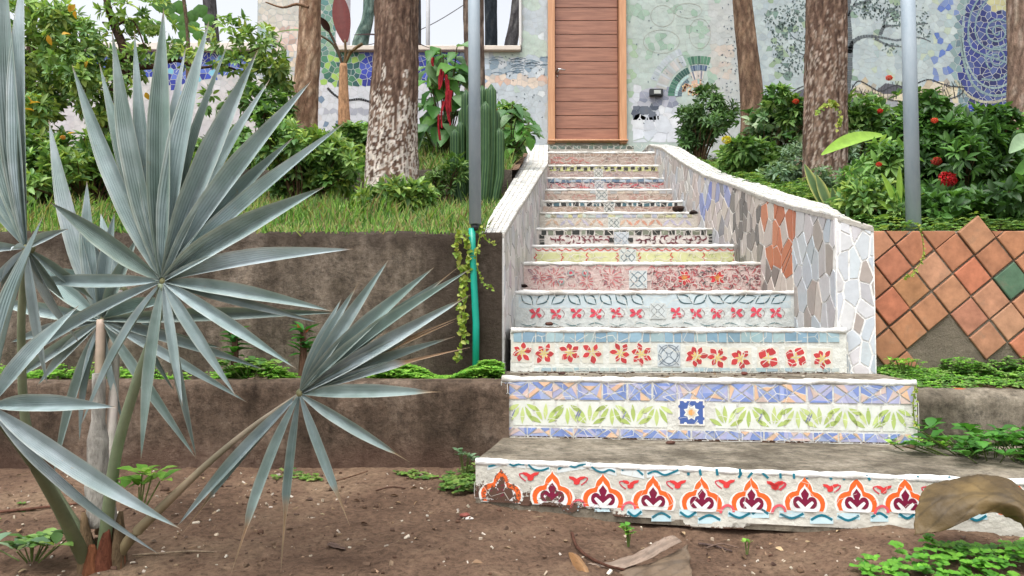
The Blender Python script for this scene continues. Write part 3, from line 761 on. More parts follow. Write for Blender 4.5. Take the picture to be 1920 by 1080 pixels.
def lattice(fr, px, py, half, col, bgc=S(206, 212, 214), k=5, wd=.003, ring=True):
    cx_, cy_ = fr.uv(px, py); fr.rect(cx_ - half, cy_ - half, cx_ + half, cy_ + half, bgc, k, .001)
    for s_ in (-1, 1):
        for t_ in (-1, 1):
            fr.stroke([(cx_, cy_ + s_ * half * .1), (cx_ + t_ * half * .5, cy_ + s_ * half * .45), (cx_, cy_ + s_ * half * .85)], wd, col, k + 2)
            fr.stroke([(cx_ + s_ * half * .1, cy_), (cx_ + s_ * half * .45, cy_ + t_ * half * .5), (cx_ + s_ * half * .85, cy_)], wd, col, k + 2)
            fr.stroke([(cx_ + s_ * half * .2, cy_ + t_ * half * .2), (cx_ + s_ * half * .85, cy_ + t_ * half * .85)], wd, col, k + 3)
    if ring:
        for rr_ in (.92, .72):
            p = [(cx_ + math.cos(a) * half * rr_, cy_ + math.sin(a) * half * rr_) for a in [2 * math.pi * q / 20 for q in range(21)]]
            fr.stroke(p, wd * .8, col, k + 4)

# ----- step 3
st, fr, W, H = mk_step(960, 1577, 3.44, 3.38, -.041, z2, 4.15, 'third step with a row of red flower tiles under a blue grey band', S(220, 222, 214))
tband(fr, 962, 1574, 620, 642, 30, [S(122, 156, 176), S(150, 178, 184), S(134, 166, 182)], .005, False, .3, jy=.002)
tband(fr, 1000, 1574, 689, 697, 34, [S(158, 180, 186), S(186, 196, 192)], .006, False, .4)
fl = [(978, 660, 6), (1020, 663, 6), (1068, 661, 6), (1111, 661, 5), (1163, 662, 6), (1202, 664, 6), (1305, 668, 7), (1345, 671, 6), (1388, 672, 6), (1440, 671, 4), (1492, 670, 4), (1541, 673, 6)]
for i, (x, y, k) in enumerate(fl):
    u, v = fr.uv(x, y); fr.rect(u - .047, v - .047, u + .047, v + .047, jit(S(214, 212, 198), .04), 1, .0005, j=.002)
    flower(fr, u, v, .050, k, S(188, 40, 46), S(226, 204, 120), 3, .78 if k == 4 else i * .7)
lattice(fr, 1254, 666, .050, S(110, 124, 136), S(196, 206, 210), wd=.0035); finish(fr, st, cr=(W, .004, H - .01, .06, .0024, S(216, 216, 206), .6))
# ----- step 4
st, fr, W, H = mk_step(975, 1490, 4.08, 4.08, .150, -.041, 4.75, 'fourth step, pale blue with dark leaf loops and pink scrolls', S(214, 220, 218))
fr.rect(.05, H * .55, W - .05, H - .012, S(200, 215, 220), 1); DT = S(44, 84, 92)
for i in range(17):
    x = 988 + i * 29.5
    if abs(x - 1232) < 22: continue
    u, v = fr.uv(x, 561); a = rnd.choice([-.6, .5, .7, -.8]) + rnd.uniform(-.15, .15); L = .052
    A_ = (u - math.cos(a) * L, v - math.sin(a) * L * .75); B_ = (u + math.cos(a) * L, v + math.sin(a) * L * .75)
    for s_ in (-1, 1):
        m = (u - math.sin(a) * .024 * s_, v + math.cos(a) * .022 * s_)
        fr.stroke(smooth_pts([A_, m, B_], 4), .0075, DT, 3, True)
for i in range(13):
    x = 1005 + i * 37.5
    if abs(x - 1232) < 24: continue
    u, v = fr.uv(x, 587 + rnd.uniform(-1, 1)); pk = jit(S(218, 66, 88), .12)
    for q in range(4):
        a = q * 1.57 + .78 + rnd.uniform(-.3, .3); fr.lens((u, v), (u + math.cos(a) * .042, v + math.sin(a) * .036), .018, pk, 3 + q)
    fr.circ((u + .02, v - .016), .009, pk, 8, 8); fr.circ((u - .02, v + .014), .010, pk, 8, 8)
    fr.stroke(smooth_pts([(u + .03, v + .02), (u + .045, v), (u + .035, v - .022)], 3), .003, S(150, 110, 110), 3)
for i in range(12):
    x = 990 + i * 42; u, v = fr.uv(x, 608); s_ = 1 if i % 2 else -1
    fr.stroke(smooth_pts([(u - .04, v - s_ * .005), (u, v + s_ * .008), (u + .045, v - s_ * .005)], 3), .0045, S(84, 124, 128), 3, True)
lattice(fr, 1233, 583, .042, S(132, 138, 138), S(206, 214, 214), ring=False); finish(fr, st, cr=(W, .004, H - .01, .06, .0026, S(216, 218, 212), .7))
# ----- step 5
st, fr, W, H = mk_step(990, 1427, 4.68, 4.68, .348, .150, 5.6, 'fifth step crowded with pink and crimson flower scrolls', S(214, 190, 184))
PK = [S(196, 106, 110), S(206, 130, 126), S(178, 86, 96), S(150, 110, 130)]; CR = [S(190, 34, 52), S(150, 40, 60), S(96, 50, 60), S(206, 80, 84), S(80, 84, 84)]
for x, y, r_ in ((1010, 520, .05), (1040, 520, .07), (1145, 520, .075), (1100, 528, .05)):
    u, v = fr.uv(x, y)
    for q in range(11):
        a = q * .571; fr.lens((u + math.cos(a) * .01, v + math.sin(a) * .01), (u + math.cos(a) * r_, v + math.sin(a) * r_ * .95), .008, jit(PK[q % 2], .1), 3)
curls(fr, 990, 1180, 498, 543, 150, PK, .006, .045); curls(fr, 1218, 1425, 498, 543, 420, CR + PK[:1], .0065, .05)
for x, y in ((1070, 512), (1097, 512), (1052, 528)): u, v = fr.uv(x, y); fr.circ((u, v), .02, S(150, 170, 168), 8, 10); fr.circ((u, v), .011, S(206, 60, 80), 9, 8)
for x in (1283, 1345): u, v = fr.uv(x, 521); flower(fr, u, v, .05, 7, S(200, 44, 54), S(226, 150, 60), 8)
lattice(fr, 1196, 524, .055, S(112, 132, 142), S(206, 214, 214), ring=False, wd=.006, k=9); finish(fr, st, cr=(W, .004, H - .01, .05, .003, S(222, 212, 204), .8))
# ----- step 6
st, fr, W, H = mk_step(1002, 1380, 5.52, 5.52, .537, .348, 6.2, 'sixth step with yellow green panels below a red scalloped line', S(232, 228, 218))
u0, v0 = fr.uv(1003, 492); u1, v1 = fr.uv(1378, 473); fr.rect(u0, v0, u1, v1, S(214, 216, 160), 1, .001)
_, vs_ = fr.uv(1003, 468)
for i in range(26):
    a = lerp(u0, u1, i / 26); b = lerp(u0, u1, (i + 1) / 26); fr.stroke(smooth_pts([(a, vs_ + .008), ((a + b) / 2, vs_ - .008), (b, vs_ + .008)], 3), .008, S(214, 96, 86), 3)
for x in (1003, 1055, 1102, 1156, 1200, 1260, 1318, 1378):
    u, v = fr.uv(x, 483); s_ = rnd.choice([-1, 1]); fr.stroke(smooth_pts([(u, v + .035), (u + .012 * s_, v + .016), (u - .005 * s_, v), (u + .012 * s_, v - .016), (u, v - .035)], 3), .008, S(206, 84, 76), 5)
curls(fr, 1006, 1376, 475, 491, 110, [S(236, 232, 200), S(240, 236, 214), S(186, 196, 120)], .008, .06); lattice(fr, 1177, 483, .06, S(100, 116, 122), S(208, 214, 210), ring=False, wd=.006, k=8); finish(fr, st, cr=(W, .004, H - .012, .055, .0035, S(224, 218, 208), .7))
# ----- step 7
st, fr, W, H = mk_step(1012, 1340, 6.12, 6.12, .731, .537, 6.7, 'seventh step with black and sage squares above maroon curls', S(226, 218, 212))
tband(fr, 1014, 1338, 430, 441, 22, [S(24, 28, 24), S(126, 132, 112)], .012, True, .25, jy=.004)
glyphs(fr, 1032, 1142, 449.5, 12, .03, [S(112, 26, 46), S(126, 34, 54)]); glyphs(fr, 1192, 1322, 449.5, 14, .03, [S(112, 26, 46), S(84, 30, 42)])
for x, y in ((1016, 443), (1016, 455), (1147, 450), (1182, 450), (1333, 443), (1333, 455)): u, v = fr.uv(x, y); fr.rect(u - .02, v - .018, u + .02, v + .018, S(24, 26, 24), 8, .001)
lattice(fr, 1165, 449, .06, S(156, 166, 174), S(200, 206, 212), ring=False, wd=.007, k=8); finish(fr, st, cr=(W, .004, H - .012, .055, .0035, S(224, 218, 208), .7))
# ----- step 8
st, fr, W, H = mk_step(1020, 1300, 6.6, 6.6, .926, .731, 7.3, 'eighth step in pastel peach and lilac diagonal pieces', S(212, 204, 192))
tband(fr, 1022, 1298, 400, 408, 24, [S(188, 200, 190), S(206, 204, 150), S(180, 184, 200), S(172, 170, 140)], .008, False, .4)
for i in range(20):
    x = 1028 + i * 13.8
    if abs(x - 1150) < 12: continue
    a = fr.uv(x - 6, 424); b = fr.uv(x + 7, 411)
    if i % 2: a, b = (a[0], b[1]), (b[0], a[1])
    fr.lens(a, b, .024, jit(rnd.choice([S(214, 156, 130), S(190, 184, 202), S(206, 176, 150)]), .1), 3)
lattice(fr, 1151, 418, .05, S(120, 130, 130), S(206, 210, 204), ring=False, wd=.006, k=8); finish(fr, st, cr=(W, .004, H - .012, .055, .0035, S(224, 218, 208), .7))
# ----- step 9
st, fr, W, H = mk_step(1022, 1275, 7.2, 7.2, 1.12, .926, 7.8, 'ninth step with black and teal squares over tan tiles', S(200, 178, 164))
u0, v0 = fr.uv(1022, 386.5); u1, v1 = fr.uv(1290, 376); fr.rect(0.02, v0, W - .02, v1, S(226, 226, 220), 1)
tband(fr, 1023, 1272, 378, 387, 21, [S(22, 24, 28), S(62, 100, 112)], .016, True, .3)
curls(fr, 1024, 1120, 389, 396, 40, [S(190, 140, 110), S(150, 110, 100), S(176, 160, 120)], .009, .07); curls(fr, 1158, 1270, 389, 396, 50, [S(190, 140, 110), S(150, 110, 100), S(180, 130, 124)], .009, .07)
lattice(fr, 1142, 392, .05, S(90, 96, 96), S(206, 206, 200), ring=False, wd=.008, k=8); finish(fr, st, cr=(W, .004, H - .012, .055, .0035, S(224, 218, 208), .7))
# ----- step 10
st, fr, W, H = mk_step(1024, 1262, 7.68, 7.68, 1.312, 1.12, 8.2, 'tenth step in faded tan and rose tiles', S(198, 178, 164))
tband(fr, 1026, 1262, 357, 363, 18, [S(198, 182, 170), S(178, 178, 176), S(204, 190, 172)], .008, False)
curls(fr, 1026, 1262, 365, 374, 100, [S(206, 140, 130), S(186, 130, 116), S(150, 140, 120)], .009, .07); lattice(fr, 1128, 366, .06, S(126, 136, 136), S(200, 200, 196), ring=False, wd=.008, k=8); finish(fr, st, cr=(W, .004, H - .012, .055, .0035, S(224, 218, 208), .7))
# ----- step 11
st, fr, W, H = mk_step(1027, 1250, 8.1, 8.1, 1.507, 1.312, 8.5, 'eleventh step with blue squares above red squiggles', S(204, 186, 184))
tband(fr, 1027, 1248, 334, 341, 18, [S(98, 124, 150), S(172, 188, 202)], .006, True); tband(fr, 1027, 1244, 341.5, 343, 10, [S(44, 54, 78), S(90, 110, 130)], .02, False)
curls(fr, 1028, 1110, 344, 352, 60, [S(206, 70, 84), S(224, 110, 110), S(110, 60, 80)], .012, .08); curls(fr, 1138, 1240, 344, 352, 75, [S(206, 70, 84), S(224, 110, 110), S(110, 60, 80)], .012, .08); lattice(fr, 1124, 348, .05, S(136, 136, 150), S(200, 200, 200), ring=False, wd=.008, k=8); finish(fr, st, cr=(W, .004, H - .012, .055, .0035, S(224, 218, 208), .7))
# ----- step 12
st, fr, W, H = mk_step(1030, 1235, 8.4, 8.4, 1.703, 1.507, 8.75, 'twelfth step with yellow squares and black zigzag pieces', S(196, 176, 168))
tband(fr, 1028, 1234, 310, 315, 17, [S(204, 206, 130)], .014, True); tband(fr, 1030, 1234, 316, 321, 16, [S(196, 200, 120), S(206, 206, 140)], .016, True)
for i in range(16): u, v = fr.uv(1034 + i * 12.7, 316 + (i % 2) * 2 - 1); fr.rect(u - .022, v - .02, u + .022, v + .02, S(30, 28, 18), 6)
curls(fr, 1030, 1232, 323, 329, 60, [S(190, 150, 146), S(160, 140, 150)], .01, .07); lattice(fr, 1122, 325, .05, S(136, 136, 130), S(206, 206, 200), ring=False, wd=.008, k=8); finish(fr, st, cr=(W, .004, H - .012, .055, .0035, S(224, 218, 208), .7))
# ----- step 13
st, fr, W, H = mk_step(1030, 1210, 8.64, 8.64, 1.902, 1.703, 9.2, 'thirteenth step with a row of narrow tan tiles', S(190, 172, 160))
tband(fr, 1030, 1206, 286, 293, 34, [S(166, 142, 124), S(176, 152, 136)], .01, False, .15); curls(fr, 1032, 1100, 295, 306, 50, [S(190, 84, 74), S(206, 120, 104)], .012, .08); curls(fr, 1130, 1206, 295, 306, 40, [S(176, 120, 110), S(150, 130, 120)], .01, .07); finish(fr, st, cr=(W, .004, H - .012, .055, .0035, S(224, 218, 208), .7))
# ----- step 14, the narrow one below the sill
xa = (1030 - 960) / F * 9.1; xb = (1190 - 960) / F * 9.1
st = step_body('step', (xa, 9.1, 0), (xb, 9.1, 0), (xa, 9.71, 0), (xb, 9.71, 0), 2.073, 1.85, 'top step edged with dark green tiles below the door')
fr = Fr((xa, 9.1, 1.902), (1, 0, 0)); base(fr, xb - xa, .168, S(196, 190, 180)); tband(fr, 1031, 1189, 274, 279.5, 12, [S(70, 92, 84), S(90, 110, 100), S(84, 88, 76)], .012, False); finish(fr, st, cr=(W, .004, H - .012, .055, .0035, S(224, 218, 208), .7))
nosing((xa, 9.1, 0), (xb, 9.1, 0), 2.073, st, .007, col=S(150, 150, 140))
st = step_body('step', (.40, 9.05, 0), (1.66, 9.05, 0), (.40, 9.71, 0), (1.66, 9.71, 0), 1.90, 1.6, 'cement landing below the door')

# ---------------------------------------------------------------- parapets
def parapet(name, label, inner, outer, tops, zbot, colfn, s, asp, topcol, cs=.03, name2=None):
    t = thing(name, label, 'wall', (inner[0][0], inner[0][1], zbot))
    n = len(inner); mb = MB()
    for i in range(n - 1):
        a, b, c, d = inner[i], inner[i + 1], outer[i + 1], outer[i]; za, zb = tops[i], tops[i + 1]
        mb.add([(a[0], a[1], zbot), (b[0], b[1], zbot), (b[0], b[1], zb), (a[0], a[1], za), (d[0], d[1], zbot), (c[0], c[1], zbot), (c[0], c[1], zb), (d[0], d[1], za)],
               [(0, 1, 2, 3), (5, 4, 7, 6), (3, 2, 6, 7)] + ([(4, 0, 3, 7)] if i == 0 else []) + ([(1, 5, 6, 2)] if i == n - 2 else []), S(240, 240, 236))
    reparent(mb.build('wall_body', M['grout']), t)
    # unroll the inner face and lay broken tile on it
    ss = [0]
    for i in range(n - 1): ss.append(ss[-1] + math.hypot(inner[i + 1][0] - inner[i][0], inner[i + 1][1] - inner[i][1]))
    def at(s_, w_, side=1):
        for i in range(n - 1):
            if s_ <= ss[i + 1] or i == n - 2:
                f_ = (s_ - ss[i]) / (ss[i + 1] - ss[i]); break
        a, b = inner[i], inner[i + 1]; dx, dy = b[0] - a[0], b[1] - a[1]; l = math.hypot(dx, dy)
        nx_, ny_ = (-dy / l, dx / l); 
        ctr = 1.0  # inner faces look towards the middle of the stair
        if (nx_ * (.8 - a[0])) < 0: nx_, ny_ = -nx_, -ny_
        if abs(dx) > abs(dy): nx_, ny_ = (dy / l, -dx / l); nx_, ny_ = (nx_, ny_) if ny_ < 0 else (-nx_, -ny_)
        return a[0] + dx * f_ + nx_ * w_, a[1] + dy * f_ + ny_ * w_, lerp(tops[i], tops[i + 1], f_)
    tm = MB(); cells = []
    if name2 == 'flare':      # the flared end carries upright shards, the long run wider pieces
        cells = [p for p in voronoi(0, ss[-1], zbot, max(tops), .05, 2.0) if cen(p)[0] < ss[1]] + [p for p in voronoi(0, ss[-1], zbot, max(tops), s, asp) if cen(p)[0] >= ss[1]]
        cells = [clip(p, 1, 0, ss[1]) if cen(p)[0] < ss[1] else clip(p, -1, 0, -ss[1]) for p in cells]; cells = [p for p in cells if len(p) > 2]
    else: cells = voronoi(0, ss[-1], zbot, max(tops), s, asp)
    for poly in cells:
        c = cen(poly); top = at(c[0], 0)[2]
        if c[1] > top + .05 or c[1] < top - 1.1: continue
        i = max(k for k in range(n - 1) if ss[k] <= c[0])
        m_ = (tops[i + 1] - tops[i]) / (ss[i + 1] - ss[i])
        poly = clip(poly, -m_, 1, tops[i] - m_ * ss[i] - .006)
        if len(poly) < 3: continue
        x, y, _ = at(c[0], 0); px, py = proj((x, y, c[1])); col = jit(colfn(px, py), .07)
        pieces = [poly]
        for sb in ss[1:-1]:
            pieces = [q_ for p_ in pieces for q_ in (clip(p_, 1, 0, sb), clip(p_, -1, 0, -sb)) if len(q_) > 2]
        for q in pieces:
            kx = 1 if name2 == 'flare' and cen(q)[0] < ss[1] else .55
            q = [(a / kx, b) for a, b in shrink([(a * kx, b) for a, b in q], .0042)]; k = len(q)
            if k < 3: continue
            sm = cen(q)[0]; eps = lambda a: a + (sm - a) * 1e-3
            vs = [(*at(eps(a), .004)[:2], b) for a, b in q] + [(*at(eps(a), 0)[:2], b) for a, b in q]
            tm.add(vs, [tuple(range(k))] + [(i_, k + i_, k + (i_ + 1) % k, (i_ + 1) % k) for i_ in range(k)], col)
    reparent(tm.build('mosaic_face', M['tile']), t)
    # coping: small broken white pieces, a bumpy crust
    cm = MB(); L = ss[-1]; nn = int(L / cs); rowsn = 5
    grid = []
    for i in range(nn + 1):
        s_ = L * i / nn
        for k in range(n - 1):
            if s_ <= ss[k + 1] or k == n - 2: break
        f_ = (s_ - ss[k]) / (ss[k + 1] - ss[k]); a = Vector(inner[k]).lerp(Vector(inner[k + 1]), f_); b = Vector(outer[k]).lerp(Vector(outer[k + 1]), f_); z = lerp(tops[k], tops[k + 1], f_)
        a = a + (a - b) * .04; b = b + (b - a) * .05
        grid.append([(a.x + (b.x - a.x) * r_, a.y + (b.y - a.y) * r_, z) for r_ in (0, 0, .2, .4, .6, .8, 1, 1)])
    vs = []; csl = []
    for i, row in enumerate(grid):
        for j, p in enumerate(row):
            up = -.012 if j in (0, 7) else .008
            vs.append((p[0] + .004 * nz(p[0] * 9, p[1] * 20, 3), p[1] + .01 * nz(p[0] * 9, p[1] * 20), p[2] + up + .004 * nz(p[0] * 30, p[1] * 30, 7)))
            csl.append(jit(topcol, .05))
    m_ = len(grid[0])
    cm.add(vs, [(i * m_ + j, (i + 1) * m_ + j, (i + 1) * m_ + j + 1, i * m_ + j + 1) for i in range(nn) for j in range(m_ - 1)] + [tuple(range(m_))[::-1]], csl)
    for i in range(nn):
        for j in range(1, 6):
            a, b, c_, d = [Vector(vs[q]) for q in (i * m_ + j, (i + 1) * m_ + j, (i + 1) * m_ + j + 1, i * m_ + j + 1)]
            ce = (a + b + c_ + d) / 4; kk = rnd.uniform(.74, .9)
            up = Vector((0, 0, .005 + rnd.uniform(0, .003)))
            qs = [ce.lerp(p, kk + rnd.uniform(-.1, .06)) for p in (a, b, c_, d)]
            cm.add([p + up for p in qs] + qs, [(3, 2, 1, 0), (0, 1, 5, 4), (1, 2, 6, 5), (2, 3, 7, 6), (3, 0, 4, 7)], jit(rnd.choice([S(222, 222, 216), S(206, 206, 202), S(190, 190, 186), S(214, 210, 200)]), .08), 1)
    reparent(cm.build('coping', [M['grout'], M['tile']]), t)
    return t
def rcol(px, py):
    r_ = rnd.random()
    if px < 1300: return rnd.choice([S(196, 196, 198), S(184, 190, 196), S(204, 204, 200), S(190, 182, 178)])
    if px < 1338 + (py - 350) * .15:
        if 1312 < px < 1345 and py < 410 and r_ < .45: return rnd.choice([S(120, 136, 196), S(146, 158, 204)])
        return rnd.choice([S(198, 188, 184), S(196, 198, 202), S(206, 196, 190)])
    if px < 1372: return rnd.choice([S(196, 188, 188), S(184, 178, 182), S(150, 150, 156), S(204, 196, 188)]) if r_ > .2 or py > 420 else S(150, 160, 200)
    if px < 1432 + (py - 430) * .25:
        return rnd.choice([S(134, 130, 126), S(112, 110, 108), S(190, 180, 172), S(200, 190, 182), S(194, 186, 180)])
    if px < 1492 + (py - 400) * -.05:
        return rnd.choice([S(192, 118, 84), S(198, 130, 98), S(186, 112, 80), S(200, 192, 182), S(190, 182, 174), S(204, 196, 186)])
    if r_ < .14: return S(162, 154, 148)
    if r_ < .16: return S(196, 186, 178)
    return rnd.choice([S(186, 194, 200), S(192, 198, 204), S(200, 202, 204), S(178, 188, 196), S(198, 196, 198), S(178, 178, 180)])
parapet('parapet', 'curved right parapet of the steps, broken tile in pale blue, grey and orange', [(p[0], p[1]) for p in RPTS], ROUT, [p[2] for p in RPTS], -.32, rcol, .115, 1.1, S(176, 172, 164), .045, 'flare')
LY = [3.49, 4.2, 5, 6, 7, 8.2, 8.9, 9.7]; LT = [.385, .59, .80, 1.075, 1.35, 1.67, 2.03, 2.06]
def lcol(px, py):
    return rnd.choice([S(206, 204, 204), S(196, 190, 190), S(184, 186, 190), S(210, 208, 204), S(190, 180, 186), S(176, 176, 172), S(214, 214, 212)])
parapet('parapet', 'straight left parapet of the steps with a white bumpy coping', [(lin(LIN, y), y) for y in LY], [(lin(LOUT, y), y) for y in LY], LT, -.32, lcol, .16, .7, S(184, 180, 172), .05)
# ---------------------------------------------------------------- house with the mosaic mural, window opening and door
YW = 9.7
def X_(px): return (px - 960) / F * YW
def Z_(py): return P(960, py, YW).z
xd0, xd1, zs = X_(1028), X_(1176), Z_(265)
xj0, xj1, zw = X_(627), X_(978), Z_(97)
HS = thing('house', 'house wall covered in mosaic with a plank door at the head of the steps', 'house', (0, YW, 1.9))
PL = S(178, 184, 182)
mb = MB()
def wb(x0, x1, z0, z1, y0=YW, y1=YW + .24): mb.box(((x0 + x1) / 2, (y0 + y1) / 2, (z0 + z1) / 2), (x1 - x0, y1 - y0, z1 - z0), PL)
zt = 5.6
wb(-14, X_(475), 1.5, zw - .002); wb(X_(475), xj0, 1.5, zt); wb(xj0, xj1, 1.5, zw - .002); wb(xj1, xd0, 1.5, zt); wb(xd0, xd1, 1.5, zs - .01); wb(xd0, xd1, zs + 2.16, zt); wb(xd1, 14, 1.5, zt); wb(xj0, xj1, 4.75, zt)
reparent(mb.build('wall', M['grout']), HS)
mb = MB(); CAP = S(214, 208, 200)
mb.box(((-14 + X_(475)) / 2, YW + .1, zw + .05), (X_(475) + 14, .36, .1), CAP)
reparent(mb.build('wall_cap', M['white'], bevel=.01), HS)
mb = MB()
mb.box(((xj0 + xj1) / 2, YW + .1, zw + .03), (xj1 - xj0 - .02, .34, .06), S(206, 196, 184)); mb.box((xj1 - .015, YW + .09, (zw + 4.75) / 2 + .03), (.03, .3, 4.75 - zw - .06), S(206, 206, 204)); mb.box((xj0 + .06, YW + .09, (zw + 4.75) / 2 + .03), (.12, .3, 4.75 - zw - .06), S(214, 212, 216))
reparent(mb.build('window_frame', M['white'], bevel=.008), HS)
# mural
fm = Fr((0, YW, 0), (1, 0, 0))
def fbm(x, y, s=0): return nz(x, y, s) + .5 * nz(x * 2.1, y * 2.1, s + 3) + .25 * nz(x * 4.3, y * 4.3, s + 7)
def mural_col(px, py):
    r_ = rnd.random(); q = fbm(px / 60, py / 60)
    if px < 475:
        if py < 152 + 12 * math.sin(px / 40) + (0 if px > 300 else -12): return rnd.choice([S(46, 60, 152), S(56, 76, 170), S(36, 46, 130), S(90, 112, 186)]) if r_ > .06 else S(120, 180, 200)
        if 312 < px < 345 and 205 < py < 222: return S(92, 66, 60)
        if 330 < px < 350 and 170 < py < 188: return S(110, 150, 196)
        return S(190 + 8 * q, 188 + 8 * q, 190)
    if px < 600 and py < 240:
        if py < 50: return S(192, 188, 178)
        if py < 98 and px > 512: return rnd.choice([S(206, 180, 168), S(186, 160, 150), S(214, 200, 190), S(170, 150, 140)])
        if py < 98: return rnd.choice([S(150, 172, 170), S(170, 182, 176)])
        if py < 150: return rnd.choice([S(206, 190, 170), S(160, 170, 180), S(190, 190, 186)])
        return S(192, 190, 190)
    if px < 912:
        line = 158 + 3 * math.sin(px / 25)
        if px < 632 and py < 100: return rnd.choice([S(96, 132, 120), S(130, 158, 130), S(80, 120, 116)])
        if py < line:
            if px < 678: return rnd.choice([S(52, 100, 84), S(66, 118, 92), S(90, 140, 100), S(44, 88, 86), S(150, 186, 90)])
            if px > 862: return rnd.choice([S(150, 170, 196), S(186, 196, 204), S(120, 150, 190)])
            return rnd.choice([S(50, 64, 158), S(66, 86, 176), S(40, 50, 134), S(96, 110, 180)])
        if 205 < py < 220 and 610 < px < 700: return S(160, 164, 174)
        if r_ < .03: return S(110, 130, 150)
        return S(194, 198, 204)
    if px < 1030:
        if 108 < py < 142: return rnd.choice([S(130, 150, 164), S(176, 188, 196), S(190, 198, 202), S(150, 166, 176)])
        if 142 <= py < 162: return rnd.choice([S(196, 170, 154), S(206, 192, 178), S(188, 180, 172)])
        if q > .3: return S(176, 192, 182)
        if r_ < .07: return S(210, 218, 220)
        return S(178, 188, 194)
    # right of the door
    e = ((px - 1856) / 58) ** 2 + ((py - 96) / 118) ** 2
    if e < 1:
        if ((px - 1876) / 24) ** 2 + ((py - 0) / 20) ** 2 < 1: return S(170, 170, 130)
        return rnd.choice([S(42, 52, 108), S(54, 64, 122), S(38, 44, 88), S(72, 86, 130)])
    if px > 1820 and 186 < py < 210: return rnd.choice([S(40, 50, 130), S(50, 62, 146)])
    if e < 1.5 and px > 1780: return rnd.choice([S(108, 132, 136), S(124, 146, 146), S(96, 120, 130)])
    if px > 1740 and py < 150 and rnd.random() < .55 * max(0, 1 - (1800 - px) / 60): return rnd.choice([S(86, 110, 168), S(110, 130, 172)])
    top = 172 - 18 * math.exp(-((px - 1620) / 26) ** 2) - 26 * math.exp(-((px - 1755) / 40) ** 2) + (4 if px < 1560 else 0)
    if px > 1470 and top < py < 190 and px < 1825: return rnd.choice([S(186, 178, 150), S(200, 192, 166), S(170, 160, 138), S(150, 146, 134), S(196, 188, 170)]) if px > 1590 else rnd.choice([S(96, 104, 110), S(170, 176, 174)])
    if px > 1440 and py >= 190: return rnd.choice([S(152, 152, 160), S(164, 164, 168), S(140, 146, 150), S(172, 166, 156)])
    # boulders beside the door
    if 1184 < px < 1272 and 165 < py < 262:
        if py < 200 and px > 1196: return rnd.choice([S(150, 154, 168), S(128, 134, 150), S(170, 172, 182)])
        if 1186 < px < 1232 and 200 < py < 226: return rnd.choice([S(78, 86, 100), S(98, 106, 118), S(176, 182, 190)])
        if py < 262 - abs(px - 1220) * .3: return rnd.choice([S(198, 204, 210), S(186, 192, 200), S(206, 210, 214)])
    if px < 1400:
        g_ = fbm(px / 34, py / 34, 5)
        base_ = S(168, 182, 176) if px < 1330 else S(172, 178, 176)
        if px < 1345 and g_ > .25 and py < 160: return rnd.choice([S(138, 164, 148), S(150, 174, 158)])
        if py > 60 and px < 1190 and r_ < .25: return S(152, 176, 150)
        if 1330 < px < 1375 and 80 < py < 150: return rnd.choice([S(184, 176, 166), S(178, 180, 174)])
        return base_
    g_ = fbm(px / 26, py / 26, 9)
    dens = .8 if 1440 < px < 1530 and 20 < py < 150 else (.45 if 1580 < px < 1700 and py < 60 else .12)
    if g_ > .38 - dens * .5 and rnd.random() < dens * .8: return rnd.choice([S(108, 132, 122), S(122, 146, 130), S(92, 116, 110), S(136, 158, 132)])
    if px > 1640 and q > .2: return rnd.choice([S(150, 168, 170), S(164, 178, 160)])
    return rnd.choice([S(162, 176, 178), S(168, 182, 182), S(156, 170, 174)])
mur = MB(); zt_ = 4.25
for poly in voronoi(-6.6, 7.2, 1.95, zt_, .075, 1.0):
    c = cen(poly); px, py = proj((c[0], YW, c[1]))
    if c[0] < X_(475) or xj0 < c[0] < xj1: poly = clip(poly, 0, 1, zw - .004)
    for lo, hi, lim in ((X_(475), None, 0),):
        pass
    if xd0 - .0 < c[0] < xd1 and c[1] > zs - .02: continue
    if len(poly) < 3: continue
    if c[0] < xd0 and c[1] > zs - .02: poly = clip(poly, 1, 0, xd0 - .004)
    elif c[0] > xd1 and c[1] > zs - .02: poly = clip(poly, -1, 0, -xd1 - .004)
    if c[0] > xj1 and c[1] > zw: poly = clip(poly, -1, 0, -xj1 - .003)
    if X_(475) < c[0] < xj0 and c[1] > zw: poly = clip(clip(poly, 1, 0, xj0 - .003), -1, 0, -X_(475) - .003)
    if len(poly) < 3: continue
    strong = px < 912 and py < 165 or px > 1790
    q = shrink(poly, .0035 if strong else .0016)
    if len(q) < 3: continue
    col = jit(mural_col(px, py), .05 if not strong else .12)
    mur.add([fm.pt(a, b, .0012) for a, b in q], [tuple(range(len(q)))], col)
reparent(mur.build('mural', M['mural']), HS)
# drawn lines of the mural: small dark shards laid in rows
fm.mb = MB()
def mline(pts, wpx, col, k=3, taper=False, n=5, seg=True):
    p = smooth_pts([fm.uv(*q) for q in pts], n); wd = wpx / F * YW
    if not seg: fm.stroke(p, wd, col, k, taper); return
    for i in range(len(p) - 1):
        a, b = p[i], p[i + 1]; a2 = (lerp(a[0], b[0], .04), lerp(a[1], b[1], .04)); b2 = (lerp(a[0], b[0], .96), lerp(a[1], b[1], .96))
        wk = wd * (1 - .75 * i / len(p)) if taper else wd
        fm.stroke([a2, b2], wk * rnd.uniform(.85, 1.1), jit(col, .12), k)
def spiral(cx_, cy_, r0, r1, turns, a0, wpx, col, k=4, sgn=1):
    pts = [(cx_ + lerp(r0, r1, t / 40) * math.cos(a0 + sgn * turns * 6.283 * t / 40), cy_ + lerp(r0, r1, t / 40) * math.sin(a0 + sgn * turns * 6.283 * t / 40)) for t in range(41)]
    mline(pts, wpx, col, k, n=2)
TG = S(118, 142, 146)
spiral(1870, 60, 3, 30, 2.3, 0, 3.2, TG); spiral(1868, 110, 2, 22, 2.0, 2, 3.0, TG, sgn=-1)
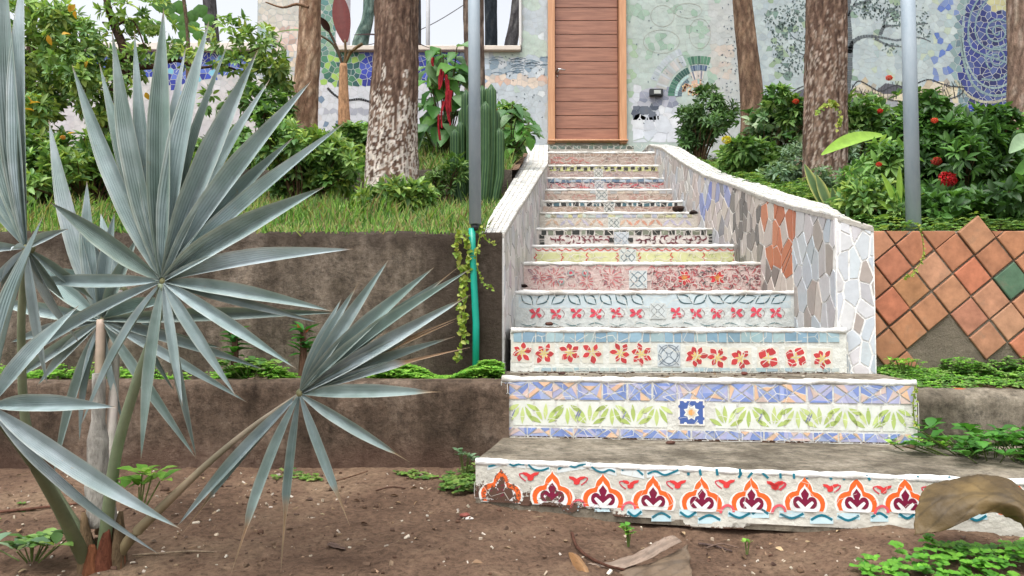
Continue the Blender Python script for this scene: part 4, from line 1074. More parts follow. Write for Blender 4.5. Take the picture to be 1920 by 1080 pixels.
mline([(1840, -10), (1822, 20), (1815, 60), (1822, 90), (1850, 105), (1888, 118), (1892, 135), (1870, 150), (1840, 148)], 3.5, TG)
mline([(1860, -10), (1836, 20), (1828, 55), (1836, 80), (1858, 92), (1885, 92)], 3, TG); mline([(1812, -10), (1806, 40), (1806, 90), (1818, 130), (1840, 158), (1870, 165), (1900, 150)], 4, S(136, 156, 156)); mline([(1800, 60), (1808, 120), (1830, 165), (1870, 180), (1906, 165)], 5, S(120, 142, 142)); mline([(1790, 150), (1820, 182), (1860, 192), (1905, 178)], 5, S(160, 160, 140))
DK = S(84, 92, 96)
mline([(1598, 205), (1588, 180), (1590, 140), (1592, 100), (1590, 60), (1586, 20), (1590, -10)], 15, DK); mline([(1580, 192), (1600, 186), (1630, 192)], 7, DK, taper=True)
mline([(1592, 100), (1600, 78), (1622, 68), (1650, 70), (1680, 76)], 10, DK, taper=True); mline([(1640, 72), (1664, 84), (1690, 88)], 5, DK, taper=True); mline([(1600, 10), (1630, 0), (1650, -10)], 6, DK, taper=True); mline([(1680, 76), (1720, 70), (1745, 78)], 4, DK, taper=True); mline([(1650, 66), (1658, 50), (1678, 48), (1740, 44)], 7, DK, taper=True); mline([(1656, 52), (1662, 30), (1680, 14)], 5, DK, taper=True); mline([(1590, 30), (1600, 10), (1610, -6)], 4, DK, taper=True)
mline([(1515, 80), (1490, 72), (1480, 60)], 3, DK, taper=True); mline([(1515, 105), (1500, 100), (1484, 90)], 3, DK, taper=True)
for cx_, cy_, rx, ry, n_ in ((1480, 90, 34, 56, 230), (1460, 40, 28, 28, 90), (1500, 20, 30, 22, 80), (1650, 20, 40, 20, 120), (1620, 15, 26, 16, 60), (1690, 30, 50, 22, 90), (1730, 60, 16, 16, 30), (1670, 90, 16, 12, 24)):
    for _ in range(n_):
        a = rnd.uniform(0, 6.3); r_ = math.sqrt(rnd.random()); x = cx_ + rx * r_ * math.cos(a); y = cy_ + ry * r_ * math.sin(a); u, v = fm.uv(x, y); b = rnd.uniform(0, 6.3)
        fm.lens((u, v), (u + .035 * math.cos(b), v + .035 * math.sin(b)), .016, jit(S(92, 110, 108), .2), 5, 3)
def hill(pts, cells_top):
    mline(pts, 2.2, S(50, 54, 58), 5, n=3)
hill([(1460, 186), (1480, 176), (1500, 164), (1515, 160)], 0); hill([(1594, 172), (1608, 152), (1628, 160), (1650, 172), (1668, 164), (1684, 160), (1700, 168), (1720, 156), (1742, 149), (1762, 156), (1784, 162), (1808, 164)], 0); hill([(1594, 186), (1620, 180), (1650, 184), (1690, 190), (1730, 190), (1770, 188), (1800, 178), (1808, 166)], 0)
for i in range(34):
    x = 1598 + i * 6.2; t = 156 + 8 * math.sin(x / 17.0); mline([(x, t + 4), (x + rnd.uniform(-5, 5), t + 14), (x + rnd.uniform(-6, 6), 186)], 1.2, S(60, 62, 62), 4, n=1)
    if i % 2: mline([(x - 4, t + 12), (x + 6, t + 16)], 1.2, S(60, 62, 62), 4, n=1)
for poly in ([(1495, 172), (1520, 160), (1560, 168), (1560, 192), (1480, 192)], [(1645, 168), (1660, 156), (1684, 160), (1700, 168), (1690, 176), (1655, 176)]):
    fm.poly([fm.uv(*p) for p in poly][::-1], S(82, 84, 92), 3)
# arch mosaic right of the door
def ring(cx_, cy_, r0, r1, a0, a1, col, n_, k=4):
    for i in range(n_):
        b0 = lerp(a0, a1, (i + .06) / n_); b1 = lerp(a0, a1, (i + .94) / n_)
        p = [(r0, b0), (r1, b0), (r1, b1), (r0, b1)]; fm.poly([fm.uv(cx_ + r_ * math.cos(a), cy_ - r_ * math.sin(a)) for r_, a in p], jit(rnd.choice(col), .12), k)
A = math.pi / 180
ring(1312, 182, 62, 77, 74 * A, 108 * A, [S(60, 100, 84), S(84, 128, 104)], 7); ring(1312, 182, 50, 60, 76 * A, 108 * A, [S(64, 84, 116), S(100, 120, 140)], 7); ring(1312, 182, 34, 49, 80 * A, 112 * A, [S(196, 188, 180), S(120, 124, 140)], 8); ring(1312, 182, 20, 33, 84 * A, 120 * A, [S(140, 178, 176), S(200, 168, 150)], 5)
ring(1312, 182, 48, 60, 112 * A, 178 * A, [S(62, 104, 88), S(84, 130, 110), S(50, 86, 80)], 12); ring(1312, 182, 42, 47, 118 * A, 178 * A, [S(170, 200, 198)], 10); ring(1312, 182, 34, 41, 124 * A, 178 * A, [S(90, 110, 120)], 9); ring(1312, 182, 64, 84, 112 * A, 168 * A, [S(176, 176, 172), S(172, 180, 184)], 16, 3); ring(1312, 182, 86, 98, 112 * A, 160 * A, [S(168, 178, 184)], 14, 3)
for i in range(60):
    x, y = rnd.uniform(1280, 1318), rnd.uniform(156, 178); u, v = fm.uv(x, y); fm.circ((u, v), .014, jit(rnd.choice([S(190, 160, 120), S(206, 180, 150), S(170, 130, 110)]), .15), 5, 6)
# faint ring drawings
for cx_, cy_, rx, ry in ((1312, 63, 20, 28), (1242, 30, 22, 20), (1240, 78, 34, 22), (1290, 20, 26, 14)):
    mline([(cx_ + rx * math.cos(a * .42), cy_ + ry * math.sin(a * .42)) for a in range(16)], 1.1, S(156, 160, 152), 3, n=2)
for i in range(150):
    x, y = rnd.choice([(rnd.gauss(1372, 12), rnd.uniform(10, 200)), (rnd.uniform(1180, 1400), rnd.uniform(10, 240)), (rnd.uniform(915, 1025), rnd.uniform(100, 260))]); u, v = fm.uv(x, y); b = rnd.uniform(0, 6.3); fm.lens((u, v), (u + .03 * math.cos(b), v + .03 * math.sin(b)), .014, jit(S(96, 108, 116), .2), 4, 3)
mline([(614, 165), (630, 180), (650, 188), (675, 186), (700, 192), (720, 186)], 4.2, S(36, 38, 42), 4, n=6); mline([(780, 186), (820, 186), (850, 182)], 2, S(60, 62, 66), 4)
for i in range(24): 
    x = rnd.uniform(916, 1020); y = rnd.uniform(108, 140); mline([(x, y), (x + 10, y - 3), (x + 22, y - 1)], 1.3, jit(S(100, 120, 136), .2), 4, n=2)
for i in range(14):
    x = rnd.uniform(245, 850); y = rnd.uniform(106, 150)
    mline([(x, y), (x + 8, y - 9), (x + 20, y - 6), (x + 26, y + 6)], 1.2, S(200, 206, 220), 4, n=2)
def bigcells(x0, x1, y0, y1, s_, cols, inside):
    a = fm.uv(x0, y1); b = fm.uv(x1, y0)
    for poly in voronoi(a[0], b[0], a[1], b[1], s_, 1):
        c = cen(poly); px, py = proj((c[0], YW, c[1]))
        if not inside(px, py): continue
        q = shrink(poly, .007)
        if len(q) > 2: fm.poly(q, jit(rnd.choice(cols), .06), 2)
bigcells(1186, 1300, 196, 268, .17, [S(200, 206, 212), S(190, 196, 204), S(208, 212, 216)], lambda x, y: y > 224 and abs(x - 1232) < 50)
bigcells(1186, 1236, 198, 226, .12, [S(80, 88, 102), S(94, 102, 114), S(190, 196, 204)], lambda x, y: True)
reparent(fm.mb.build('mural_lines', [M['mural'], M['mural']]), HS)

# door
dr = bpy.data.objects.new('door', None); link(dr, HS); dr['label'] = 'reddish brown door of wide horizontal planks'
def subw(o, par):
    o.parent = par; o.matrix_parent_inverse = (HS.matrix_basis).inverted() if False else o.matrix_parent_inverse
    o.location = Vector((0, 0, 0)) - Vector(HS.location); return o
scene.view_layers[0].update()
HS_ = Vector((0, YW, 1.9))
mb = MB(); zz = zs + .02; ys = [265, 240, 215, 189, 163, 137, 113, 87, 62, 36, 12, -13, -38, -62, -86]
xa, xb = X_(1041), X_(1163)
for a, b in zip(ys, ys[1:]):
    z0, z1 = max(zs + .012, Z_(a) + .004), Z_(b) - .004
    if z1 > zs + 2.12: break
    mb.box(((xa + xb) / 2, YW + .06, (z0 + z1) / 2), (xb - xa - .02, .03, z1 - z0))
zdt = z1 if z1 <= zs + 2.12 else Z_(b)
subw(mb.build('door_planks', M['door'], dr, bevel=.003), dr)
mb = MB(); mb.box(((xa + xb) / 2, YW + .085, zs + 1.06), (xb - xa, .02, 2.1), S(90, 50, 40)); subw(mb.build('door_back', M['door']), dr)
mb = MB(); mb.box(((xd0 + xa) / 2, YW + .005, zs + 1.06), (xa - xd0, .16, 2.2)); mb.box(((xd1 + xb) / 2, YW + .005, zs + 1.06), (xd1 - xb, .16, 2.2)); mb.box(((xa + xb) / 2, YW + .005, zs + 2.135), (xb - xa, .15, .05)); 
mb.box(((xd0 + xd1) / 2, YW - .0, zs - .008), (xd1 - xd0 + .02, .22, .022))
subw(mb.build('door_frame', M['frame'], bevel=.006), dr)
mb = MB(); hx, hz = X_(1046), Z_(131)
mb.tube([(hx, YW + .045, hz), (hx, YW + .03, hz)], .024, 14); mb.tube([(hx, YW + .04, hz), (hx, YW - .02, hz), (hx + .02, YW - .03, hz), (hx + .1, YW - .03, hz - .012)], [.011, .011, .011, .009], 8); mb.tube([(hx, YW + .045, hz - .07), (hx, YW + .035, hz - .07)], .012, 10)
subw(mb.build('door_handle', M['chrome'], smooth=True), dr)
# small black light box on the wall
WLT = thing('wall_light', 'small black rectangular box fixed to the mural right of the door', 'light', tuple(P(1230, 174, YW - .02)))
mb = MB(); mb.box((0, -.01, 0), (.17, .06, .09)); o = mb.build('housing', M['black'], WLT, bevel=.008)
mb = MB(); mb.box((.01, -.043, 0), (.085, .006, .045), S(180, 184, 180)); mb.build('lens', M['tile'], WLT)

# ---------------------------------------------------------------- poles and pipe
def gz(x, y):
    if y < 3.3: return ground_z(x, y)
    return tz_r(x, y) if x > .9 else (tz_l1(x, y) if y < 6.25 else tz_l2(x, y))
pt_ = thing('metal_pole', 'left grey metal pole, standing on top of the thin turquoise pipe', 'pole', tuple(P(891, 420, 3.43)), 'grey metal poles')
a = P(891, 418, 3.43); b = P(888, -60, 3.43); b = Vector((b.x - .004, 3.43, b.z + .6))
mb = MB(); mb.tube([a - a, b - a], .027, 16); mb.build('shaft', M['steel'], pt_, smooth=True)
mb = MB(); mb.tube([Vector((0, 0, -.004)), Vector((0, 0, -.03))], [.02, .012], 12); mb.build('joint', M['black'], pt_, smooth=True)
pt_ = thing('drain_pipe', 'thin turquoise green plastic pipe standing against the brown retaining wall', 'pipe', tuple(P(892, 692, 3.43)))
a = P(893, 694, 3.43); b = P(886, 430, 3.43); mb = MB(); mb.tube([(0, 0, -.05), (.001, 0, .2), (b.x - a.x + .002, 0, b.z - a.z - .1), (b.x - a.x, 0, b.z - a.z)], .0155, 14); mb.build('pipe_body', M['green_pipe'], pt_, smooth=True)
a = P(1713, 418, 3.66); b = P(1704, -60, 3.66)
pt_ = thing('metal_pole', 'right grey metal pole standing behind the terracotta tiled wall', 'pole', tuple(a), 'grey metal poles')
mb = MB(); mb.tube([(0, 0, -.15), (b.x - a.x - .01, 0, b.z - a.z + .6)], [.034, .032], 16); mb.build('shaft', M['steel'], pt_, smooth=True)

# ---------------------------------------------------------------- trees
def trunk(label, pts, rads, Y, cols, cat='tree', group='tree trunks around the steps and behind the house wall', rough=.16, nseg=40, n=20, whiten=None, name='tree', limbs=(), Ytop=None):
    """pts: picture points of the centre line, bottom first"""
    P3 = [P(x, y, Y) for x, y in pts]; base_ = P3[0].copy()
    t = thing(name, label, cat, tuple(base_), group)
    d = (P3[-1] - P3[-2]).normalized(); P3.append(P3[-1] + d * 2.2 + Vector((.05, 0, 0))); rads = list(rads) + [rads[-1] * .85]
    P3.insert(0, P3[0] + Vector((0, 0, -.25))); rads.insert(0, rads[0] * 1.12)
    path = smooth_pts([tuple(p - base_) + (r / F * Y,) for p, r in zip(P3, rads)], max(4, nseg // len(P3)))
    mb = MB(); cs = []
    for q in path:
        cs.append(0)
    sd = rnd.uniform(0, 50); vs = []; colr = []
    for i, q in enumerate(path):
        # ribs and plates of bark
        for j in range(n):
            an = 2 * math.pi * j / n; c_, s_ = math.cos(an), math.sin(an)
            r = q[3] * (1 + rough * (.5 * nz(c_ * 1.4 + sd, s_ * 1.4, q[2] * 1.6) + .35 * nz(c_ * 5 + sd, s_ * 5, q[2] * 3) + .22 * nz(c_ * 14 + sd, s_ * 14, q[2] * 16)))
            vs.append((q[0] + c_ * r, q[1] + s_ * r, q[2]))
            t_ = nz(c_ * 7 + sd, s_ * 7, q[2] * 6) + .7 * nz(c_ * 17, s_ * 17 + sd, q[2] * 30)
            base_c = cols[0] if t_ < -.05 else cols[1] if t_ < .3 else cols[2]
            if whiten:
                hgt = q[2] + base_.z; wz, wcol, soft = whiten
                if hgt < wz + .25 * nz(c_ * 2, s_ * 2, sd) and nz(c_ * 9 + sd, s_ * 9, q[2] * 7) * .7 + 1.1 * nz(c_ * 30, s_ * 30 + sd, q[2] * 40) > soft + max(0, (hgt - wz + .35)) * .5: base_c = wcol
            colr.append(jit(base_c, .12))
    m = len(path)
    mb.add(vs, [(i * n + j, i * n + (j + 1) % n, (i + 1) * n + (j + 1) % n, (i + 1) * n + j) for i in range(m - 1) for j in range(n)] + [tuple(range((m - 1) * n, m * n))], colr)
    mb.build('trunk', M['bark'], t, smooth=True)
    for lp, lr in limbs:
        q = [P(x, y, Y + dy) - base_ for x, y, dy in lp]; mb = MB(); sp = smooth_pts([tuple(a_) for a_ in q], 4)
        mb.tube(sp, [lerp(lr, lr * .35, i / (len(sp) - 1)) for i in range(len(sp))], 8, jit(cols[0], .1), rough=.2); mb.build('limb', M['bark'], t, smooth=True)
    return t
BR = (S(86, 68, 58), S(108, 88, 75), S(132, 112, 98)); GB = (S(118, 92, 74), S(146, 120, 98), S(170, 146, 124)); DKB = (S(62, 60, 62), S(78, 76, 78), S(98, 96, 96))
trunk('thick dark red brown trunk, its foot blotched white, on the grassy left terrace', [(736, 392), (737, 330), (738, 240), (741, 120), (743, 0), (744, -80)], [54, 50, 46, 43, 40, 39], 5.1, BR, whiten=(1.52, S(196, 188, 178), .02), nseg=280, n=96, rough=.2)
trunk('slimmer pale brown trunk between the leafy tree and the banana plant', [(571, 250), (574, 170), (579, 90), (582, 0), (583, -60)], [26, 24, 22, 20, 19], 7.6, GB, nseg=60, n=24, limbs=((((580, 14, -.1), (556, 8, -.1), (530, 14, -.1), (498, 4, -.1)), .018),))
trunk('stout reddish brown trunk with flaking bark rising from the right shrubs', [(1546, 350), (1547, 250), (1548, 120), (1549, 0), (1550, -70)], [40, 39, 38, 37, 36], 5.7, BR, whiten=(2.2, S(160, 146, 134), .3), nseg=220, n=80, rough=.2)
trunk('leaning brown trunk between the door mural and the stout right trunk', [(1411, 218), (1404, 120), (1397, 50), (1391, -10), (1387, -60)], [22, 20, 18.5, 17.5, 17], 7.4, (S(98, 78, 64), S(120, 98, 80), S(140, 118, 98)), nseg=60, n=24)
trunk('dark trunk half hidden behind the left grey pole and the cactus', [(892, 330), (891, 200), (889, 100), (888, -40)], [19, 19, 19, 19], 7.9, (S(84, 70, 62), S(104, 88, 78), S(124, 110, 98)), nseg=60, n=20)
trunk('ringed palm trunk at the right edge of the garden', [(1912, 330), (1911, 220), (1909, 120), (1906, -40)], [22, 20, 18, 17], 6.8, (S(110, 92, 80), S(134, 114, 100), S(158, 142, 128)), nseg=70, n=20)
trunk('black trunk seen through the window gap', [(921, 150), (921, 60), (920, -60)], [12, 12, 12], 12.5, (S(34, 40, 46), S(44, 50, 56), S(56, 62, 66)), n=14)
trunk('forked grey trunk leaning right in the window gap', [(950, 150), (957, 90), (966, 40), (974, -40)], [15, 13, 11, 10], 12.8, DKB, n=14)
trunk('mossy grey green trunk behind the red banana leaf', [(668, 150), (676, 80), (690, 30), (692, -40)], [16, 15, 11, 10], 13.5, (S(70, 90, 84), S(96, 116, 108), S(120, 138, 128)), n=14)
trunk('straight dark trunk just right of the thick whitewashed one', [(783, 150), (783, 60), (782, -60)], [7, 7, 7], 13, DKB, n=12)
trunk('dark trunk beyond the low mosaic wall at upper left', [(404, 140), (398, 60), (388, -60)], [13, 12, 12], 12.2, DKB, n=14)
pt_ = thing('pale_post', 'thin pale post beyond the window gap', 'post', tuple(P(802, 110, 12.4)))  # plain white pole, carries no lamp
mb = MB(); mb.tube([(0, 0, -1.4), (0, 0, 2.6)], .035, 10, S(190, 192, 196)); mb.build('shaft', M['white'], pt_, smooth=True)
a = P(700, 82, 13.2); b = P(880, 2, 12.8); cb = MB(); cb.tube([a.lerp(b, t / 12) - Vector((0, 0, .12 * math.sin(math.pi * t / 12))) for t in range(-6, 19)], .008, 5, S(120, 120, 124))
tag(cb.build('cable', M['white']), 'thin cable crossing the sky behind the window gap', 'cable')
# ---------------------------------------------------------------- leafy plants
def rv():
    a = rnd.uniform(0, 6.2832); z = rnd.uniform(-1, 1); r = math.sqrt(1 - z * z); return Vector((r * math.cos(a), r * math.sin(a), z))
G_D = [S(66, 96, 58), S(84, 120, 68), S(104, 140, 80)]; G_M = [S(96, 138, 70), S(122, 162, 84), S(78, 116, 60), S(140, 174, 96)]; G_Y = [S(146, 172, 80), S(168, 190, 92), S(120, 154, 72)]; G_G = [S(112, 140, 108), S(138, 164, 130), S(96, 126, 94)]
def rosette(lv, p, out, n, L, W, cols, spread=1.0, droop=.2, jc=.18):
    out = out.normalized(); a0 = rnd.uniform(0, 6.3); s_ = out.orthogonal().normalized(); t_ = out.cross(s_)
    c0 = rnd.choice(cols)
    for i in range(n):
        a = a0 + i * 2.4; k = spread * rnd.uniform(.6, 1.15); d = (out * rnd.uniform(.35, 1.0) + (s_ * math.cos(a) + t_ * math.sin(a)) * k)
        d.z -= droop * rnd.random(); d.normalize(); nn = (out + Vector((0, 0, .6)) + rv() * .35)
        sc = rnd.uniform(.7, 1.15); lv.add(p + d * L * .12, d, nn, L * sc, W * sc, jit(c0 if rnd.random() < .7 else rnd.choice(cols), jc))
def blob_leaves(lv, cp, r, ntw, nl, L, W, cols, base_, inner=.35, stems=None, up=.5, zmin=None, ragged=True, **kw):
    if ragged and ntw >= 40:
        m = ntw // 16
        for i in range(m):
            o_ = Vector((rnd.gauss(0, .5) * r[0], rnd.gauss(0, .5) * r[1], rnd.gauss(0, .48) * r[2])); k = rnd.uniform(.26, .5); tone = rnd.uniform(.78, 1.25)
            blob_leaves(lv, cp + o_, (r[0] * k + .03, r[1] * k + .03, r[2] * k + .03), ntw // m, nl, L * rnd.uniform(.8, 1.2), W * rnd.uniform(.8, 1.2), [tuple(x * tone for x in c[:3]) + (0,) for c in cols], base_, inner, stems, up, zmin, False, **kw)
        return
    """twig tips spread through an uneven ellipsoid; leaves in rosettes at each tip"""
    for _ in range(ntw):
        d = rv(); k = rnd.uniform(inner, 1) ** .6; wob = 1 + .35 * nz(d.x * 2 + cp.x * 5, d.y * 2, d.z * 2 + cp.z * 3)
        p = cp + Vector((d.x * r[0], d.y * r[1], d.z * r[2])) * k * wob
        if zmin is gz and p.y > 3.3:      # keep the foliage off the steps and their parapets
            if 0.8 < p.x < lin(ROUTY, p.y) + .1: p.x = lin(ROUTY, p.y) + rnd.uniform(.06, .3)
            if p.x < .8 and p.x > lin(LOUT, p.y) - .06: p.x = lin(LOUT, p.y) - rnd.uniform(.04, .25)
        if zmin is not None and p.z < zmin(p.x, p.y) + .02: p.z = zmin(p.x, p.y) + rnd.uniform(.02, .12)
        rosette(lv, p - base_, d + Vector((0, -.15, up)), nl, L, W, cols, **kw)
        if stems is not None and rnd.random() < .18: stems.append((p, .004))
def bush(label, blobs, Y, nl, L, W, cols, density=1.0, cat='shrub', name='shrub', group=None, flowers=(), mat='leaf', stemcol=S(92, 74, 56), yr=None, **kw):
    """blobs: (px, py, rx, ry, twigs) measured on the picture at distance Y"""
    cx0 = sum(b[0] for b in blobs) / len(blobs); x0 = P(cx0, 400, Y).x; base_ = Vector((x0, Y, gz(x0, Y)))
    t = thing(name, label, cat, tuple(base_), group); lv = Leaves(); st_ = []
    for b in blobs:
        px, py, rx, ry, n = b[:5]; dy = b[5] if len(b) > 5 else 0
        cp = P(px, py, Y + dy); sx = rx / F * Y; sz = ry / F * Y
        blob_leaves(lv, cp, (sx, min(sx, yr or .45), sz), int(n * density), nl, L, W, cols, base_, stems=st_, zmin=gz, **kw)
    lv.build('foliage', M[mat], t)
    mb = MB()
    for p, r_ in st_:
        q = p - base_; m = Vector((q.x * .5 + rnd.uniform(-.03, .03), q.y * .5, q.z * .55)); mb.tube(smooth_pts([(q.x * .15, q.y * .15, -.03), tuple(m), tuple(q)], 3), [.006, .005, .005, .004, .004, .003, .002], 5, jit(stemcol, .15))
    if not mb.v: mb.tube([(0, 0, -.02), (0, 0, .15)], .006, 6, stemcol)
    mb.build('stem', M['bark'], t)
    for fx, fy, fr_r, col in flowers:
        fl_ = Leaves(); c = P(fx, fy, Y - min(.42, .4)); c = c - base_
        for _ in range(int(70)):
            d = rv(); d.y -= .3; d.normalize(); rosette(fl_, c + Vector((d.x, d.y * .6, d.z * .7)) * fr_r * .75, d, 4, fr_r * .42, fr_r * .2, [col], spread=1.2, jc=.2)
        fl_.build('flower', M['leaf'], t)
    return t
RF = S(220, 52, 44); OF = S(226, 92, 60)

# right hand beds
bush('dark green bush with small leaves at the corner of the mosaic boulders', [(1320, 225, 50, 36, 230), (1300, 262, 46, 26, 130)], 8.3, 8, .085, .028, G_D)
bush('silvery green variegated shrub at the foot of the leaning trunk', [(1420, 245, 62, 34, 190), (1470, 225, 40, 30, 110), (1440, 285, 60, 30, 120)], 7.2, 7, .085, .035, [S(120, 146, 108), S(96, 132, 86), S(150, 168, 132), S(74, 112, 60)])
bush('low bright green shrub with a yellow bloom along the upper right parapet', [(1310, 290, 46, 18, 90), (1370, 300, 50, 24, 170), (1430, 318, 46, 26, 160)], 6.6, 7, .085, .032, G_M, flowers=((1362, 262, .04, S(220, 210, 60)),))
bush('fine leaved shrub in front of the stout trunk above the parapet', [(1490, 300, 40, 40, 110), (1480, 335, 56, 26, 170), (1600, 300, 36, 46, 110), (1560, 345, 30, 16, 50, -.6)], 6.0, 7, .05, .02, G_G)
bush('mixed green shrub with orange blooms behind the stout trunk', [(1620, 225, 60, 40, 190), (1660, 270, 50, 50, 170), (1490, 205, 36, 22, 90)], 6.3, 8, .085, .036, G_M, flowers=((1492, 190, .025, OF), (1650, 208, .022, RF)))
bush('large dark glossy shrub dotted with red flower heads beside the right pole', [(1800, 290, 84, 66, 430), (1770, 370, 70, 60, 320), (1870, 370, 80, 60, 360), (1740, 250, 44, 40, 130), (1860, 260, 56, 46, 180), (1860, 400, 80, 26, 170, -.9), (1770, 405, 50, 20, 90, -.9)], 4.9, 8, .075, .03, [S(58, 92, 48), S(76, 116, 56), S(96, 142, 68)], flowers=((1776, 336, .055, S(206, 44, 50)), (1756, 302, .03, S(176, 62, 44)), (1752, 226, .02, OF), (1667, 146, .02, OF)), yr=.35)
bush('leafy shrub filling the far right corner under the palm trunk', [(1935, 300, 50, 70, 160), (1990, 260, 70, 90, 160)], 5.6, 7, .10, .04, G_M)
bush('low green undergrowth plant at the foot of the right pole', [(1650, 385, 44, 24, 110), (1600, 372, 40, 20, 90), (1700, 400, 30, 14, 60)], 4.0, 6, .055, .022, G_M + G_Y[:1], yr=.15)
bush('weedy plant with reddish flower buds left of the right pole', [(1640, 330, 40, 44, 90), (1665, 300, 26, 30, 50)], 4.4, 6, .07, .026, G_M, flowers=((1648, 308, .016, RF),), yr=.2)

def blade(mb, base_, tip, w_, n=10, fold=.25, col=S(90, 140, 60), sag=.0, nrm=(0, -1, .3), col2=None, edge=None, prof=None):
    """one long leaf: mid rib and two edges"""
    a = Vector(base_); b = Vector(tip); ax = b - a; L = ax.length; nrm = Vector(nrm).normalized(); sd_ = ax.cross(nrm).normalized(); nn = sd_.cross(ax.normalized())
    vs = []; cs = []
    for i in range(n + 1):
        t = i / n; c = a + ax * t + Vector((0, 0, -1)) * sag * L * (t * t) * .5 + Vector((0, 0, 1)) * sag * L * .28 * math.sin(math.pi * t)
        wd = w_ * .5 * (prof(t) if prof else math.sin(math.pi * min(1, t * .92 + .06)) ** .8)
        e = nn * wd * fold * 2
        vs += [c - sd_ * wd + e, c - sd_ * wd * .5 + e * .45, c, c + sd_ * wd * .5 + e * .45, c + sd_ * wd + e]
        cc = col if not col2 else tuple(lerp(x, y, max(0, min(1, (t - .8) / .2))) for x, y in zip(col, col2))
        ec = edge or cc; cs += [ec, cc, tuple(x * .93 for x in cc), cc, ec]
    mb.add(vs, [(i * 5 + j, i * 5 + j + 1, (i + 1) * 5 + j + 1, (i + 1) * 5 + j) for i in range(n) for j in range(4)], cs)
def broad(label, leaves, Y, name='broad_leaf_plant', cat='plant', base_px=None, mat='leaf', **kw):
    bx, by = base_px; base_ = P(bx, by, Y); base_.z = gz(base_.x, Y) if by is None else base_.z
    t = thing(name, label, cat, tuple(base_))
    for (x0, y0, d0, x1, y1, d1, w_, col) in leaves:
        a = P(x0, y0, Y + d0) - base_; b = P(x1, y1, Y + d1) - base_
        mb = MB(); blade(mb, a, b, w_ / F * Y, 14, .18, col, sag=kw.get('sag', .12), nrm=kw.get('nrm', (0, -.6, 1)), edge=kw.get('edge')); mb.build('leaf', M[mat], t, smooth=True)
        if kw.get('stalk', True):
            mb = MB(); mb.tube(smooth_pts([(rnd.uniform(-.01, .01), 0, -.03), tuple(a * .5 + Vector((0, 0, .03))), tuple(a)], 4), .006, 6, jit(col, .1)); mb.build('stalk', M['leaf'], t, smooth=True)
    return t
LG = S(150, 190, 76); MG = S(96, 150, 56)
broad('bright green banana like plant whose long leaves reach over the stout trunk', [(1655, 254, 0, 1540, 280, -.25, 30, LG), (1650, 306, 0, 1580, 338, -.2, 34, MG)], 4.7, base_px=(1672, 390), nrm=(0, -1, .8))
broad('pale broad leaved plant reaching in from the right edge', [(1935, 258, 0, 1892, 280, -.2, 30, S(150, 180, 140)), (1960, 300, 0, 1900, 325, -.1, 30, MG)], 4.4, base_px=(1950, 420), nrm=(0, -1, .5))
broad('pale green single leafed weed between the shrub and the mural', [(1765, 262, 0, 1725, 236, 0, 26, S(150, 180, 150))], 5.2, base_px=(1768, 330), nrm=(0, -1, .5))
broad('snake plant with yellow edged upright leaves beside the right parapet', [(1545, 392, 0, 1508, 308, 0, 20, S(96, 124, 86)), (1556, 395, 0, 1530, 328, -.02, 20, S(110, 136, 96)), (1566, 398, 0, 1560, 352, -.03, 17, S(96, 124, 86)), (1560, 398, 0, 1592, 350, .02, 15, S(100, 130, 84)), (1590, 400, .05, 1608, 352, .02, 13, S(100, 130, 84))], 4.3, base_px=(1562, 405), name='snake_plant', nrm=(0, -1, 0), sag=0, edge=S(206, 206, 130), stalk=False)
broad('tall strappy yellow green plant right against the right pole', [(1685, 410, 0, 1686, 300, 0, 12, LG), (1686, 410, 0, 1652, 315, 0, 12, LG), (1684, 410, 0, 1644, 370, 0, 10, LG), (1688, 410, 0, 1712, 330, .1, 12, MG), (1682, 410, 0, 1636, 405, -.05, 9, LG), (1690, 410, 0, 1672, 340, 0, 10, MG)], 3.85, base_px=(1685, 412), nrm=(0, -1, 0), sag=.2, stalk=False, name='strap_leaf_plant')

# left: the leafy tree that fills the upper left
t = thing('leafy_tree', 'leafy tree with crooked dark limbs and a few yellow leaves at upper left', 'tree', tuple(P(150, 330, 6.9)))
b0 = P(150, 330, 6.9); mb = MB()
def limb(pts, r0, r1, Y=6.9):
    sp = smooth_pts([tuple(P(x, y, Y + d) - b0) for x, y, d in pts], 5); mb.tube(sp, [lerp(r0, r1, i / (len(sp) - 1)) for i in range(len(sp))], 9, jit(S(78, 60, 50), .1), rough=.25, seed=r0 * 99)
limb([(150, 345, 0), (165, 280, 0), (195, 235, 0), (215, 180, 0), (238, 140, 0)], .09, .055)
limb([(238, 140, 0), (232, 90, 0), (215, 50, .1), (205, 20, 0), (190, -40, 0)], .05, .02); limb([(238, 138, 0), (262, 126, -.1), (290, 124, -.1), (330, 112, 0), (365, 128, 0)], .035, .012); limb([(410, 122, .1), (440, 130, .1), (470, 150, 0)], .012, .006); limb([(208, 45, 0), (192, 42, 0)], .015, .008); limb([(365, 128, 0), (410, 122, 0), (455, 104, .1)], .014, .006); limb([(30, 360, .4), (52, 240, .4), (58, 120, .3), (60, -40, .3)], .05, .04); limb([(215, 50, 0), (250, 40, 0), (275, 100, 0)], .012, .005); limb([(455, 104, .1), (500, 86, 0), (520, 90, 0)], .007, .004)
mb.build('trunk', M['bark'], t, smooth=True)
lv = Leaves(); LT_ = [S(118, 154, 78), S(142, 176, 90), S(90, 128, 62), S(166, 188, 92), S(124, 166, 104), S(158, 188, 120)]
